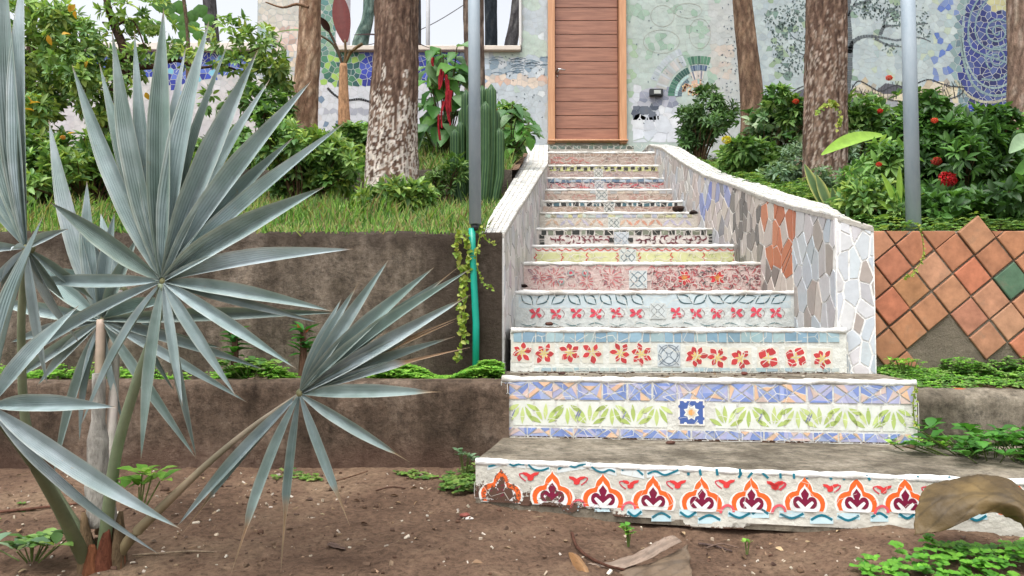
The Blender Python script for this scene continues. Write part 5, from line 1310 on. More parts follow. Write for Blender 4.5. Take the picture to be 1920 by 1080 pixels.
for px, py, rx, ry, n, dy in ((60, 40, 90, 70, 230, 0), (160, 50, 70, 60, 170, -.2), (60, 150, 80, 80, 230, .1), (150, 140, 70, 70, 200, -.3), (110, 230, 60, 60, 150, 0), (30, 250, 50, 70, 110, 0), (215, 90, 34, 50, 70, 0), (270, 25, 60, 34, 80, 0), (300, 90, 44, 34, 46, 0), (360, 75, 34, 26, 30, 0), (430, 60, 40, 44, 60, 0), (485, 85, 40, 40, 90, .1), (450, 120, 34, 30, 60, 0), (500, 150, 44, 44, 120, .2), (470, 190, 40, 24, 60, .2), (400, 110, 30, 20, 26, 0), (340, 110, 26, 16, 22, 0), (230, 20, 34, 30, 50, 0), (395, 190, 14, 26, 22, 0), (185, 200, 26, 40, 40, -.2)):
    cp = P(px, py, 6.9 + dy); blob_leaves(lv, cp, (rx / F * 6.9, min(.5, rx / F * 6.9), ry / F * 6.9), int(n * (.75 if px < 200 else .3 if px < 420 or px > 420 and py < 130 else .42)), 7, .09, .036, LT_, b0, up=.2, droop=.5)
for _ in range(16):
    x, y = rnd.choice([(135, 22), (108, 68), (120, 256), (25, 90), (280, 170), (60, 200), (170, 110)]); p = P(x + rnd.gauss(0, 9), y + rnd.gauss(0, 8), 6.4) - b0; lv.add(p, rv(), rv() + Vector((0, -.6, 0)), .09, .045, jit(S(210, 166, 62), .15))
lv.build('crown', M['leaf'], t)
lv = Leaves(); t2 = thing('sea_grape', 'branch of big round backlit leaves high at upper left', 'tree', tuple(P(350, 140, 8.2))); b1 = P(350, 140, 8.2)
for x, y, L in ((318, 5, .16), (345, 22, .18), (372, 8, .16), (358, 40, .15), (335, 0, .16), (388, 26, .13), (300, -8, .2), (372, 56, .13), (350, 56, .14), (326, 24, .13), (360, 18, .15), (341, 40, .12)):
    p = P(x, y, 8.2) - b1; lv.add(p, Vector((rnd.uniform(-.5, .5), 0, -1)), Vector((0, -1, .2)), L, L * 1.1, jit(S(84, 130, 60), .2))
lv.build('leaf', M['leaf'], t2, fold=.08); mb = MB(); mb.tube(smooth_pts([tuple(P(x, y, 8.2) - b1) for x, y in ((352, 230), (354, 120), (350, 40), (340, -30))], 4), [.03] * 5 + [.02] * 8, 7, S(96, 80, 66)); mb.build('trunk', M['bark'], t2)

# left terraces
bush('yellow green hedge plant filling the left terrace behind the fan palm', [(110, 310, 90, 44, 220), (220, 310, 70, 44, 150), (40, 330, 60, 60, 150), (330, 310, 50, 34, 120), (130, 370, 80, 34, 120)], 5.9, 7, .085, .034, G_M + G_Y[:1], yr=.5, flowers=((322, 262, .028, RF), (118, 258, .02, S(216, 160, 60))))
bush('bushy green shrub below the slim pale trunk', [(575, 300, 70, 46, 260), (520, 270, 44, 44, 120), (610, 335, 40, 26, 70), (548, 345, 40, 26, 80)], 5.5, 8, .075, .028, G_M + G_Y[:1], yr=.4)
bush('low leafy shrub under the banana plant', [(650, 262, 40, 22, 110), (690, 262, 30, 20, 70), (620, 268, 30, 20, 70)], 7.0, 7, .085, .036, G_M)
bush('low straggly weeds right of the whitewashed trunk', [(810, 355, 30, 34, 60), (835, 345, 26, 40, 50)], 5.6, 5, .07, .018, G_M, yr=.2, name='weeds', cat='plant')
bush('dark undergrowth plant on the upper terrace behind the cactus', [(820, 270, 40, 30, 100), (960, 285, 36, 20, 60)], 7.4, 6, .085, .034, G_D + G_M, name='undergrowth')
bush('tall leafy weed clump at the foot of the whitewashed trunk', [(735, 372, 46, 22, 70), (690, 385, 30, 16, 40), (780, 372, 24, 24, 34)], 4.55, 6, .08, .026, G_Y + G_M, yr=.2, name='weeds', cat='plant')
bush('leafy green shrub between the white parapet top and the mural', [(955, 250, 30, 40, 90), (985, 262, 30, 30, 80), (975, 222, 24, 22, 40)], 7.9, 6, .12, .055, G_M, droop=.6)
bush('shrub clump left of the slim pale trunk, dark behind the palm', [(505, 205, 36, 40, 100), (420, 310, 50, 36, 90), (480, 320, 60, 40, 110)], 6.5, 7, .085, .034, G_D + G_M)

def chenille(label, blobs, tassels, Y, basepx):
    b_ = P(*basepx, Y); b_.z = gz(b_.x, Y); t = thing('chenille_plant', label, 'plant', tuple(b_)); lv = Leaves(); mb = MB()
    for x, y, L in blobs:
        p = P(x, y, Y + rnd.uniform(-.2, .2)) - b_; d = Vector((rnd.uniform(-1, 1), rnd.uniform(-.6, .1), rnd.uniform(-.9, -.1))); lv.add(p, d, Vector((0, -.6, 1)) + rv() * .3, L, L * .66, jit(rnd.choice([S(96, 150, 60), S(74, 126, 56), S(120, 156, 110), S(88, 128, 84)]), .12))
        if rnd.random() < .35: mb.tube(smooth_pts([(rnd.uniform(-.05, .05), 0, 0), (p.x * .6, p.y * .5, p.z * .6), tuple(p)], 4), .006, 5, S(88, 82, 58))
    lv.build('foliage', M['leaf'], t); mb.build('stem', M['bark'], t)
    for x, y, y1 in tassels:
        a = P(x, y, Y - .25) - b_; e = P(x + rnd.uniform(-4, 4), y1, Y - .25) - b_; mb = MB(); sp = smooth_pts([tuple(a), tuple(a.lerp(e, .5) + Vector((rnd.uniform(-.02, .02), 0, 0))), tuple(e)], 8)
        mb.tube(sp, [.0105 * (1 - .4 * i / len(sp)) for i in range(len(sp))], 8, S(138, 34, 42), rough=1.2); mb.build('flower_tassel', M['bark'], t)
    return t
cb_ = [(rnd.gauss(x, 9), rnd.gauss(y, 8), rnd.uniform(.15, .24)) for x, y, n in ((822, 95, 7), (845, 105, 6), (815, 130, 8), (850, 130, 8), (865, 135, 4), (805, 165, 6), (850, 165, 6), (860, 185, 6), (805, 200, 6), (820, 215, 5), (838, 240, 5), (805, 235, 4), (862, 215, 5), (835, 150, 6)) for _ in range(n)]
chenille('tall plant hung with long red tassels between the thick trunk and the cactus', cb_, [(827, 130, 166), (836, 140, 200), (841, 165, 225), (822, 215, 263), (812, 108, 124), (846, 170, 210), (832, 190, 240), (830, 134, 160), (840, 150, 190), (844, 180, 235), (824, 140, 168), (838, 170, 228)], 6.9, (832, 300))
chenille('smaller plant with a short red tassel right of the cactus', [(rnd.gauss(x, 9), rnd.gauss(y, 8), rnd.uniform(.12, .2)) for x, y, n in ((940, 205, 6), (965, 215, 7), (985, 235, 7), (950, 240, 6), (990, 255, 6), (960, 265, 6)) for _ in range(n)], [(930, 205, 246), (934, 212, 236)], 7.3, (955, 300))

# cactus
b_ = P(890, 385, 5.7); b_.z = gz(b_.x, 5.7); t = thing('column_cactus', 'clump of tall ribbed green cactus columns behind the left grey pole', 'cactus', tuple(b_))
for x, ytop, r, dy in ((853, 242, .034, 0), (864, 228, .034, .06), (874, 168, .036, .12), (884, 190, .036, 0), (894, 175, .036, .12), (904, 160, .036, .05), (913, 166, .036, .12), (921, 158, .036, 0), (929, 205, .034, .08), (936, 240, .034, 0), (868, 200, .034, .16), (910, 190, .034, -.07)):
    mb = MB(); top = P(x, ytop, 5.7 + dy) - b_; n = 27; vs = []; cs = []; m = 20
    x0 = (x - 890) / F * 5.7 * .7
    for i in range(m + 1):
        f_ = i / m; z = lerp(-.05, top.z, f_); rr_ = r * (1 if f_ < .93 else math.sqrt(max(.02, 1 - ((f_ - .93) / .07) ** 2))) * (.7 + .3 * min(1, f_ * 5))
        cx_ = lerp(x0, top.x, min(1, f_ * 2.2)); 
        for j in range(n):
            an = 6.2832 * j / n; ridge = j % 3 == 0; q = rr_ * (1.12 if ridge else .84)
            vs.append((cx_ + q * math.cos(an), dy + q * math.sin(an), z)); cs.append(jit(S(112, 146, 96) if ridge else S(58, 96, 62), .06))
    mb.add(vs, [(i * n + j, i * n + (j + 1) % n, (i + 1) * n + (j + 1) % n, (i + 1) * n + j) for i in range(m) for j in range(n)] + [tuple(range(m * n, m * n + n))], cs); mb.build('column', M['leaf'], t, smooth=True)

# banana plant with maroon leaves
Yb = 8.3; b_ = P(645, 245, Yb); t = thing('banana_plant', 'thin banana plant with a tall maroon leaf, right of the slim pale trunk', 'plant', tuple(b_))
mb = MB(); sp = smooth_pts([tuple(P(x, y, Yb) - b_) for x, y in ((648, 262), (646, 230), (644, 170), (644, 120))], 5); mb.tube(sp, [.085 - .05 * i / len(sp) for i in range(len(sp))], 12, S(182, 142, 108), rough=.1); mb.build('stem', M['bark'], t, smooth=True)
MAR_ = S(118, 52, 50); DMB = S(58, 36, 34)
mb = MB(); mb.tube(smooth_pts([tuple(P(x, y, Yb) - b_) for x, y in ((644, 125), (648, 100), (647, 75))], 4), .014, 7, S(120, 96, 60)); mb.tube(smooth_pts([tuple(P(x, y, Yb) - b_) for x, y in ((643, 125), (632, 90), (614, 52))], 4), .014, 7, S(92, 70, 50)); mb.tube(smooth_pts([tuple(P(x, y, Yb) - b_) for x, y in ((645, 125), (658, 98), (680, 82))], 4), .018, 7, S(128, 104, 66)); mb.tube(smooth_pts([tuple(P(x, y, Yb) - b_) for x, y in ((643, 122), (625, 84), (600, 66))], 4), .012, 7, S(92, 84, 56)); mb.build('stalk', M['leaf'], t, smooth=True)
for a_, e_, wd, c_, nn, sg in (((648, 80, 0), (634, -16, .1), 34, MAR_, (0, -1, .1), 0), ((618, 60, 0), (600, 32, -.1), 14, DMB, (0, -1, .3), 0), ((664, 66, -.1), (812, 82, .4), 20, DMB, (0, -.5, 1), .15), ((600, 66, 0), (500, 56, .2), 16, S(120, 150, 104), (0, -.5, 1), .2)):
    mb = MB(); blade(mb, P(a_[0], a_[1], Yb + a_[2]) - b_, P(e_[0], e_[1], Yb + e_[2]) - b_, wd / F * Yb, 16, .15, c_, sag=sg, nrm=nn); mb.build('leaf', M['leaf'], t, smooth=True)

# ---------------------------------------------------------------- grass, ground cover, litter
lv = Leaves()
def grass(n, xr, yr, zf, h, keep=None, cols=(S(104, 150, 58), S(130, 174, 70), S(84, 126, 50), S(160, 172, 96), S(150, 138, 90))):
    for _ in range(n):
        y = rnd.uniform(*yr); x = rnd.uniform(*xr); 
        if y > 3.4 and x < 1 and x > lin(LOUT, y): continue
        if keep and not keep(x, y): continue
        d = Vector((rnd.gauss(0, .35), rnd.gauss(0, .35), 1)); hh = h * rnd.uniform(.4, 1.3) * max(.25, 1 + 1.1 * nz(x * 3, y * 3) + .6 * nz(x * 9, y * 9)); lv.add((x, y, zf(x, y) - .004), d, Vector((rnd.uniform(-1, 1), -1, .1)), hh, .007, jit(rnd.choice(cols), .15))
grass(19000, (-3.0, 0), (3.5, 5.4), tz_l1, .085, keep=lambda x, y: nz(x * 3.1, y * 4.3, 5) > -.28); grass(5000, (-2.2, 0), (3.48, 3.75), tz_l1, .06); grass(5000, (-2.6, 0), (6.25, 7.3), tz_l2, .14); grass(2500, (-2.6, 0), (5.4, 6.2), tz_l1, .12)
tag(lv.build('grass', M['leaf'], mid=.3, fold=.1, bend=.35), 'bright green grass growing over the left terraces', 'grass', kind='stuff')
def cover(name, label, spots, L, cols, n, zf, stemh=.03, round_=.9):
    lv = Leaves()
    for _ in range(n):
        c = rnd.choice(spots); x = rnd.uniform(c[0], c[1]); y = rnd.uniform(c[2], c[3]); h = c[4] * max(0.05, .6 + .9 * nz(x * 5, y * 5, 2)) * rnd.random() ** .6
        if nz(x * 4, y * 6, 9) < c[5]: continue
        p = Vector((x, y, zf(x, y) + h)); k = rnd.randint(3, 4); a0 = rnd.uniform(0, 6.3); cc = jit(rnd.choice(cols), .15)
        for i in range(k):
            a = a0 + i * 6.28 / k; d = Vector((math.cos(a), math.sin(a), rnd.uniform(-.1, .45))); lv.add(p, d, Vector((0, -.3, 1)), L * rnd.uniform(.7, 1.2), L * round_, jit(cc, .08))
    tag(lv.build(name, M['leaf'], mid=.55, fold=.12), label, 'ground cover', kind='stuff')
CG = [S(110, 168, 56), S(134, 188, 72), S(90, 146, 52), S(152, 196, 82)]
cover('ground_cover', 'bright small leaved ground cover on the ledge below the brown retaining wall', [(-.62, -.04, 3.27, 3.46, .05, -1), (-.62, -.04, 3.36, 3.46, .07, -1), (-.62, -.04, 3.36, 3.46, .05, -1), (-1.3, -.5, 3.26, 3.46, .06, -.5), (-1.3, -.5, 3.3, 3.46, .09, -.2), (-2.4, -1.3, 3.28, 3.46, .08, -.2)], .014, CG, 8200, bedl)
cover('ground_cover', 'clover like ground cover at the foot of the terracotta tiled wall', [(1.60, 2.6, 3.08, 3.44, .03, -.5), (1.60, 1.85, 3.2, 3.44, .03, -.5), (1.9, 2.6, 3.25, 3.44, .09, -.2), (2.4, 4, 3.08, 3.44, .08, -.3)], .015, CG[:3] + G_M, 5600, bedr)
cover('ground_cover', 'leafy undergrowth along the back of the right parapet and tiled wall', [(1.75, 2.1, 3.65, 6.5, .12, -.6), (1.82, 2.3, 6, 9, .14, -.6), (1.7, 4.2, 3.55, 4.1, .10, -.6), (2.0, 4.5, 4, 6, .1, -.3)], .036, G_M + G_Y[:1], 6500, tz_r, round_=.55)
cover('ground_cover', 'fresh green clover patch in the bottom right foreground', [(.92, 1.9, 1.85, 2.12, .05, -.1), (1.15, 2.1, 1.9, 2.2, .05, -.25), (1.3, 2.1, 1.85, 2.05, .08, -.5)], .019, [S(96, 158, 50), S(112, 172, 58), S(80, 138, 48)], 1500, ground_z)
cover('ground_cover', 'sparse weeds sprouting from the soil left of the bottom step', [(-.26, -.12, 2.72, 3.02, .05, -.1), (-.9, -.2, 2.9, 3.06, .02, .28), (-2.2, -1.2, 2.0, 2.6, .02, .25), (-1.9, -1.0, 1.75, 2.1, .03, .2)], .016, [S(104, 140, 60), S(84, 120, 56), S(130, 150, 80)], 900, ground_z)

def herb(label, px, py, Y, r, n, L, W, cols, zf=None, h=None, name='weed'):
    b_ = P(px, py, Y); t = thing(name, label, 'plant', tuple(b_)); lv = Leaves(); mb = MB()
    for _ in range(n):
        p = Vector((rnd.gauss(0, r * .5), rnd.gauss(0, r * .35), rnd.uniform(.2, 1) * (h or r))); rosette(lv, p, Vector((0, 0, 1)), 4, L, W, cols, spread=1.5); mb.tube([(p.x * .3, p.y * .3, -.03), tuple(p)], .002, 4, S(110, 130, 70))
    lv.build('foliage', M['leaf'], t, mid=.55, fold=.12); mb.build('stem', M['leaf'], t); return t
herb('trailing round leaved weed lying on the right end of the bottom tread', 1735, 842, 2.88, .13, 16, .03, .022, CG, h=.035)
herb('leafy weed mass growing below the grey low wall at the right edge', 1860, 858, 2.72, .26, 60, .05, .036, [S(70, 128, 50), S(88, 148, 60), S(60, 108, 44)], h=.09)
herb('leafy weed at the far right foot of the grey low wall', 1960, 880, 2.6, .2, 40, .05, .036, [S(70, 128, 50), S(88, 148, 60)], h=.1)
herb('tiny green seedling in the soil below the middle of the bottom step', 1178, 1006, 2.3, .018, 5, .022, .016, CG, h=.03)
herb('tiny seedling under the right part of the bottom step', 1400, 1020, 2.28, .012, 2, .016, .012, CG, h=.01)
herb('round leaved weed at the left corner of the bottom step', 872, 872, 2.95, .03, 6, .028, .02, G_G, h=.05)
herb('low round leaved weed left of the palm base', 60, 1030, 2.05, .09, 14, .05, .03, G_G + G_M, h=.03)
herb('fresh green weed growing inside the palm base', 262, 930, 2.02, .04, 6, .055, .028, CG, h=.07)
herb('leafy seedlings on the soil ledge behind the palm', 470, 700, 3.3, .12, 22, .045, .03, G_M, h=.05)
herb('vine rooted at the corner where the steps meet the tiled wall', 1700, 700, 3.35, .12, 26, .022, .014, CG, h=.06)
# crown of thorns
for label, px, py, hh in (('stubby thorny stemmed plant with a leafy top on the ledge, right of the main fan', 568, 692, .17), ('second thorny stemmed plant half hidden behind the main fan', 440, 694, .16)):
    b_ = P(px, py, 3.34); t = thing('thorny_plant', label, 'plant', tuple(b_)); mb = MB(); mb.tube([(0, 0, -.03), (.004, 0, hh * .5), (0, 0, hh)], [.016, .015, .012], 8, S(96, 72, 58), rough=.4); mb.build('stem', M['bark'], t); lv = Leaves()
    for k in range(34):
        a = k * 2.4; z = hh * rnd.uniform(.35, 1.05); lv.add((0, 0, z), Vector((math.cos(a), math.sin(a), rnd.uniform(0, .9))), Vector((0, 0, 1)), rnd.uniform(.05, .09), .028, jit(rnd.choice([S(62, 128, 52), S(84, 148, 60), S(50, 108, 48)]), .1))
    for k in range(6): lv.add((0, 0, hh * .9), Vector((math.cos(k * 2.1), -.5, .9)), Vector((0, -1, 0)), .05, .014, jit(S(206, 110, 70), .1))
    lv.build('foliage', M['leaf'], t)
# hanging vines
def vine(label, pts, Y, n, L=.022):
    b_ = P(*pts[0], Y); t = thing('hanging_vine', label, 'vine', tuple(b_)); sp = smooth_pts([tuple(P(x, y, Y) - b_ + Vector((0, 0, 0))) for x, y in pts], 8); mb = MB(); mb.tube(sp, .0022, 5, S(150, 160, 70)); mb.build('stem', M['leaf'], t); lv = Leaves()
    for _ in range(n):
        p = Vector(rnd.choice(sp)) + Vector((rnd.uniform(-.004, .004), -rnd.uniform(0, .01), rnd.uniform(-.01, .01))); lv.add(p, rv() + Vector((0, -.6, 0)), Vector((0, -1, .3)), L * rnd.uniform(.6, 1.2), L * .7, jit(rnd.choice([S(150, 172, 66), S(120, 152, 54), S(176, 184, 90)]), .12))
    lv.build('foliage', M['leaf'], t)
vine('thick vine trail dangling over the brown wall just left of the turquoise pipe', [(862, 436), (856, 470), (868, 520), (862, 580), (874, 640)], 3.44, 110, .026)
vine('second vine trail nearest the turquoise pipe, reaching the ledge', [(874, 438), (878, 490), (872, 560), (868, 620), (858, 672)], 3.43, 110, .026)
vine('short vine curling over the dark stain right of the turquoise pipe', [(905, 425), (896, 460), (894, 495), (906, 530), (926, 541)], 3.40, 34, .018); vine('vine wisp hanging right beside the parapet foot', [(903, 440), (912, 450), (925, 458)], 3.41, 12, .016)
vine('yellowish vine hanging down over the terracotta tiles', [(1722, 424), (1730, 450), (1730, 480), (1716, 508), (1695, 524)], 3.41, 44, .013)
vine('vine hugging the right end of the second step', [(1716, 722), (1712, 760), (1716, 800)], 2.94, 26, .014)
vine('ivy creeping up the stout right trunk', [(1530, 215), (1545, 200), (1562, 195), (1574, 215), (1570, 240)], 5.4, 60, .035)
# mossy growth on wall tops is part of the grass
# ---------------------------------------------------------------- litter
lv = Leaves(); mb = MB()
for _ in range(1700):
    x = rnd.uniform(-1.9, 2.0); y = rnd.uniform(1.6, 3.05)
    if x > -.1 and y > 2.64 - (x + .1) * .21: continue
    z = ground_z(x, y); s_ = rnd.choice([.0025, .004, .004, .006, .008]) * rnd.uniform(.6, 1.2)
    col = jit(rnd.choice([S(186, 172, 152), S(206, 196, 180), S(150, 126, 102), S(96, 76, 62), S(120, 98, 80), S(84, 66, 56)]), .15)
    from mathutils import Matrix
    Mx = Matrix.Rotation(rnd.uniform(0, 3), 3, rv()); mb.box((x, y, z + s_ * .2), (s_ * rnd.uniform(1, 2.6), s_, s_ * .6), col, M=Mx)
tag(mb.build('soil_litter', M['stone']), 'small pale chips and crumbs scattered over the brown soil', 'litter', kind='stuff')
def rock(label, px, py, Y, r, col, sq=.6, name='stone', zoff=0, cat='stone'):
    b_ = P(px, py, Y); import bmesh
    bm = bmesh.new(); bmesh.ops.create_icosphere(bm, subdivisions=3, radius=r); sd = rnd.uniform(0, 99)
    for v in bm.verts:
        v.co *= 1 + .35 * nz(v.co.x / r + sd, v.co.y / r, v.co.z / r) + .12 * nz(v.co.x / r * 4, v.co.y / r * 4 + sd, v.co.z / r * 4); v.co.z *= sq; v.co.x *= 1.25
    me = bpy.data.meshes.new(name); bm.to_mesh(me); bm.free(); me.materials.append(M['stone']); ca = me.color_attributes.new('Col', 'FLOAT_COLOR', 'POINT')
    ca.data.foreach_set('color', np.tile(np.array([*col[:3], 0], dtype=np.float32), len(me.vertices))); o = link(bpy.data.objects.new(name, me)); o.location = b_; tag(o, label, cat); return o
rock('small brown lump of earth on the bottom tread near the second riser', 1257, 830, 2.97, .014, S(92, 66, 56)); rock('flat grey stone in the soil at the lower edge of the picture', 868, 1062, 2.14, .03, S(146, 134, 122), .4); rock('pinkish grey stone in the soil below the drooping fan tips', 505, 1074, 2.1, .025, S(140, 122, 110), .5)
rock('orange brown broken tile piece on the right ledge', 1802, 731, 3.05, .022, S(160, 98, 66), .35); rock('dark clod in the corner of the fourth riser', 1030, 607, 3.95, .02, S(88, 58, 48), .5); rock('grey pebble near the foreground clover', 690, 1063, 2.12, .012, S(150, 140, 128)); rock('tiny dark clod on the second tread', 1053, 700, 3.3, .012, S(70, 50, 44)); rock('reddish clod at the right of the second tread', 1396, 700, 3.28, .012, S(104, 62, 54)); rock('black clod at the right end of the eighth step', 1300, 398, 6.45, .03, S(50, 40, 36)); rock('dark wad in the left corner of the fifth step', 982, 536, 4.5, .018, S(48, 36, 34)); rock('dark debris at the right end of the ninth step', 1272, 392, 7.1, .045, S(60, 46, 40), .7)
rock('white chipped stone by the left corner of the bottom step', 880, 972, 2.48, .010, S(220, 214, 206)); rock('reddish shard by the left corner of the bottom step', 872, 966, 2.5, .012, S(130, 76, 66))
def stick(label, pts, r, col):
    q = []
    for x, y in pts:
        d = ray(x, y); t_ = -.66 / d.z; 
        for _ in range(4): p = d * t_; t_ = (ground_z(p.x, p.y) + r) / d.z
        q.append(d * t_)
    mb = MB(); b_ = q[0]; sp = smooth_pts([tuple(p - b_ + Vector((0, 0, .004))) for p in q], 5); mb.tube(sp, [r * (1 - .4 * i / len(sp)) for i in range(len(sp))], 7, col, rough=.25); o = mb.build('twig', M['bark'], None, smooth=True); o.location = b_; tag(o, label, 'twig')
stick('long reddish twig on the soil at the left edge', [(0, 962), (60, 956), (110, 950), (160, 945)], .005, S(112, 80, 66)); stick('thin pale straw right of the palm base', [(248, 1044), (300, 1040), (360, 1036), (402, 1038)], .0028, S(170, 150, 126)); stick('short brown twig under the soil edge of the low wall', [(625, 905), (660, 895), (690, 885)], .003, S(120, 92, 74)); stick('thin dark twig between palm fan and bottom step', [(705, 922), (735, 915), (760, 918)], .0028, S(90, 66, 54)); stick('splintered grey twig near the middle of the soil', [(1310, 1022), (1340, 1026), (1372, 1036)], .004, S(96, 80, 74)); stick('second splintered twig crossing beside the grey one', [(1325, 1030), (1352, 1022), (1385, 1030)], .003, S(120, 100, 88))

# crumbs and dead leaf bits on the treads
tm_ = MB(); TR = [(z1, 2.35, 3.0, 0, 1.8, 130), (z2, 3.05, 3.36, 0, 1.45, 110), (-.041, 3.55, 3.98, .05, 1.4, 40)]
for z_, ya, yb, xa_, xb_, n_ in TR:
    for _ in range(n_):
        x = rnd.uniform(xa_, xb_); y = yb - (yb - ya) * rnd.random() ** 1.6
        if z_ == z1 and y < 2.68 - (x + .1) * .21: continue
        if z_ == z1 and y > 3.12 - (x + .02) * .13: continue
        s_ = rnd.choice([.003, .004, .006, .009]) * rnd.uniform(.6, 1.1); tm_.box((x, y, z_ + s_ * .25 + .002), (s_ * rnd.uniform(1, 2.4), s_, s_ * .5), jit(rnd.choice([S(92, 70, 58), S(70, 56, 46), S(190, 180, 164), S(140, 116, 90)]), .15), rz=rnd.uniform(0, 3))
tag(tm_.build('tread_litter', M['stone']), 'crumbs of soil and bark lying on the lowest treads', 'litter', kind='stuff')
# dead leaf flakes and short straws on the soil and terraces
lv = Leaves()
for _ in range(520):
    if rnd.random() < .6:
        x, y = rnd.uniform(-1.9, 2.0), rnd.uniform(1.7, 3.05); zf = ground_z
        if x > -.1 and y > 2.62 - (x + .1) * .21: continue
    elif rnd.random() < .5: x, y = rnd.uniform(-2.4, -.05), rnd.uniform(3.28, 3.46); zf = bedl
    else: x, y = rnd.uniform(-2.5, -.2), rnd.uniform(3.5, 5.0); zf = tz_l1
    st_ = rnd.random() < .4; L = rnd.uniform(.012, .035); a = rnd.uniform(0, 6.3)
    lv.add((x, y, zf(x, y) + .003), (math.cos(a), math.sin(a), rnd.uniform(-.05, .25)), (rnd.gauss(0, .3), rnd.gauss(0, .3), 1), L * (1.6 if st_ else 1), L * (.1 if st_ else .5), jit(rnd.choice([S(104, 78, 58), S(78, 58, 46), S(140, 112, 82), S(168, 146, 112), S(92, 70, 50)]), .15))
tag(lv.build('leaf_litter', M['dry']), 'dead leaf flakes and straws strewn over the soil and ledges', 'litter', kind='stuff')
# clods of soil
cl = MB()
for _ in range(260):
    x = rnd.uniform(-1.9, 2.0); y = rnd.uniform(1.6, 3.05)
    if x > -.1 and y > 2.58 - (x + .1) * .21: continue
    z = ground_z(x, y); s_ = rnd.choice([.004, .005, .006, .009]) * rnd.uniform(.6, 1.2); cl.tube([(x - s_, y, z - .002), (x - s_ * .4, y, z + s_ * .4), (x + s_ * .5, y + s_ * .3, z + s_ * .35), (x + s_, y, z - .002)], [s_ * .4, s_ * .9, s_ * .8, s_ * .3], 6, jit(S(96, 74, 60), .2), rough=.6, seed=x * 9)
tag(cl.build('soil_clods', M['stone'], smooth=True), 'small brown clods lying loose over the soil', 'clods', kind='stuff')
# dry leaves
def dry_leaf(label, rows, cols, th=.0008):
    """rows of picture points with distances: a sheet curling through space"""
    b_ = Vector(P(rows[0][0][0], rows[0][0][1], rows[0][0][2])); rr_ = [smooth_pts([tuple(P(*p) - b_) for p in r], 14) for r in rows]; full = []
    for j in range(len(rr_[0])): full.append(smooth_pts([r[j] for r in rr_], 14))
    n = len(full); m = len(full[0]); vs = []; cs = []
    for i in range(n):
        for j in range(m):
            p = full[i][j]; a_ = i / (n - 1); b2 = j / (m - 1); vf = abs(((a_ * 5 + abs(b2 - .5) * 3.2) % 1) - .5) * 2; rim = min(a_, b2, 1 - a_, 1 - b2); e = .0065 * nz(p[0] * 22, p[1] * 22, p[2] * 22) + .0022 * nz(p[0] * 70, p[1] * 70, p[2] * 70) + (.006 * nz(p[0] * 60, p[2] * 60, 3) if rim < .03 else 0) - (.0014 if vf > .86 else 0); vs.append((p[0] + e * .5, p[1] - e, p[2] + e)); t_ = .5 + .6 * nz(p[0] * 9, p[1] * 9, p[2] * 9 + 3); c = tuple(lerp(a, b, max(0, min(1, t_))) for a, b in zip(cols[0], cols[1]))
            vein = vf > .88 or abs(j - m // 2) <= 1
            cs.append(tuple(x * (.72 if vein else 1) for x in c[:3]) + (0,))
    mb = MB(); mb.add(vs, [(i * m + j, (i + 1) * m + j, (i + 1) * m + j + 1, i * m + j + 1) for i in range(n - 1) for j in range(m - 1)], cs); o = mb.build('dry_leaf', M['dry'], smooth=True); o.location = b_
    s_ = o.modifiers.new('thickness', 'SOLIDIFY'); s_.thickness = th; tag(o, label, 'leaf'); return o
dry_leaf('huge curled dry leaf, olive brown, leaning on the right end of the bottom step',
         [[(1713, 1004, 2.10), (1780, 990, 2.06), (1850, 962, 2.04), (1900, 975, 2.02), (1935, 1010, 1.98)],
          [(1717, 960, 2.13), (1775, 950, 2.08), (1840, 938, 2.05), (1900, 945, 2.0), (1945, 990, 1.96)],
          [(1728, 925, 2.17), (1780, 918, 2.13), (1838, 912, 2.10), (1895, 920, 2.04), (1950, 965, 2.0)],
          [(1738, 911, 2.2), (1790, 897, 2.19), (1838, 890, 2.17), (1890, 900, 2.12), (1950, 940, 2.06)]], (S(60, 48, 32), S(116, 96, 58)))
dry_leaf('grey brown dry leaf lying folded on the soil below the bottom step',
         [[(1100, 1058, 2.14), (1150, 1068, 2.12), (1200, 1056, 2.12), (1250, 1030, 2.14), (1278, 1016, 2.16)],
          [(1150, 1052, 2.17), (1185, 1040, 2.16), (1215, 1025, 2.16), (1245, 1008, 2.18), (1268, 1002, 2.19)],
          [(1200, 1070, 2.2), (1225, 1058, 2.22), (1250, 1045, 2.23), (1275, 1032, 2.24), (1292, 1022, 2.25)]][:2], (S(122, 104, 90), S(152, 134, 118)))
dry_leaf('flat tan dry leaf half under the folded one at the lower edge', [[(1130, 1090, 2.06), (1200, 1090, 2.07), (1296, 1085, 2.08)], [(1150, 1072, 2.11), (1210, 1062, 2.12), (1296, 1050, 2.14)], [(1190, 1066, 2.14), (1235, 1050, 2.15), (1290, 1020, 2.18)]], (S(92, 76, 60), S(120, 102, 82)))
dry_leaf('rolled orange brown dry leaf at the lower edge of the picture', [[(1066, 1036, 2.15), (1072, 1060, 2.12), (1080, 1095, 2.08)], [(1078, 1038, 2.12), (1094, 1060, 2.08), (1112, 1095, 2.03)], [(1082, 1042, 2.15), (1102, 1066, 2.12), (1124, 1098, 2.07)]], (S(140, 100, 66), S(172, 134, 92)))
stick('curved dark leaf stalk arching over the dry leaves', [(1072, 1002), (1082, 1028), (1105, 1048), (1140, 1064), (1175, 1072)], .005, S(92, 62, 50))
dry_leaf('small grey dead leaf on the ledge left of the thorny plant', [[(462, 712, 3.25), (480, 710, 3.24), (500, 712, 3.24)], [(468, 706, 3.3), (484, 703, 3.3), (502, 706, 3.3)]], (S(110, 92, 78), S(150, 130, 112)))
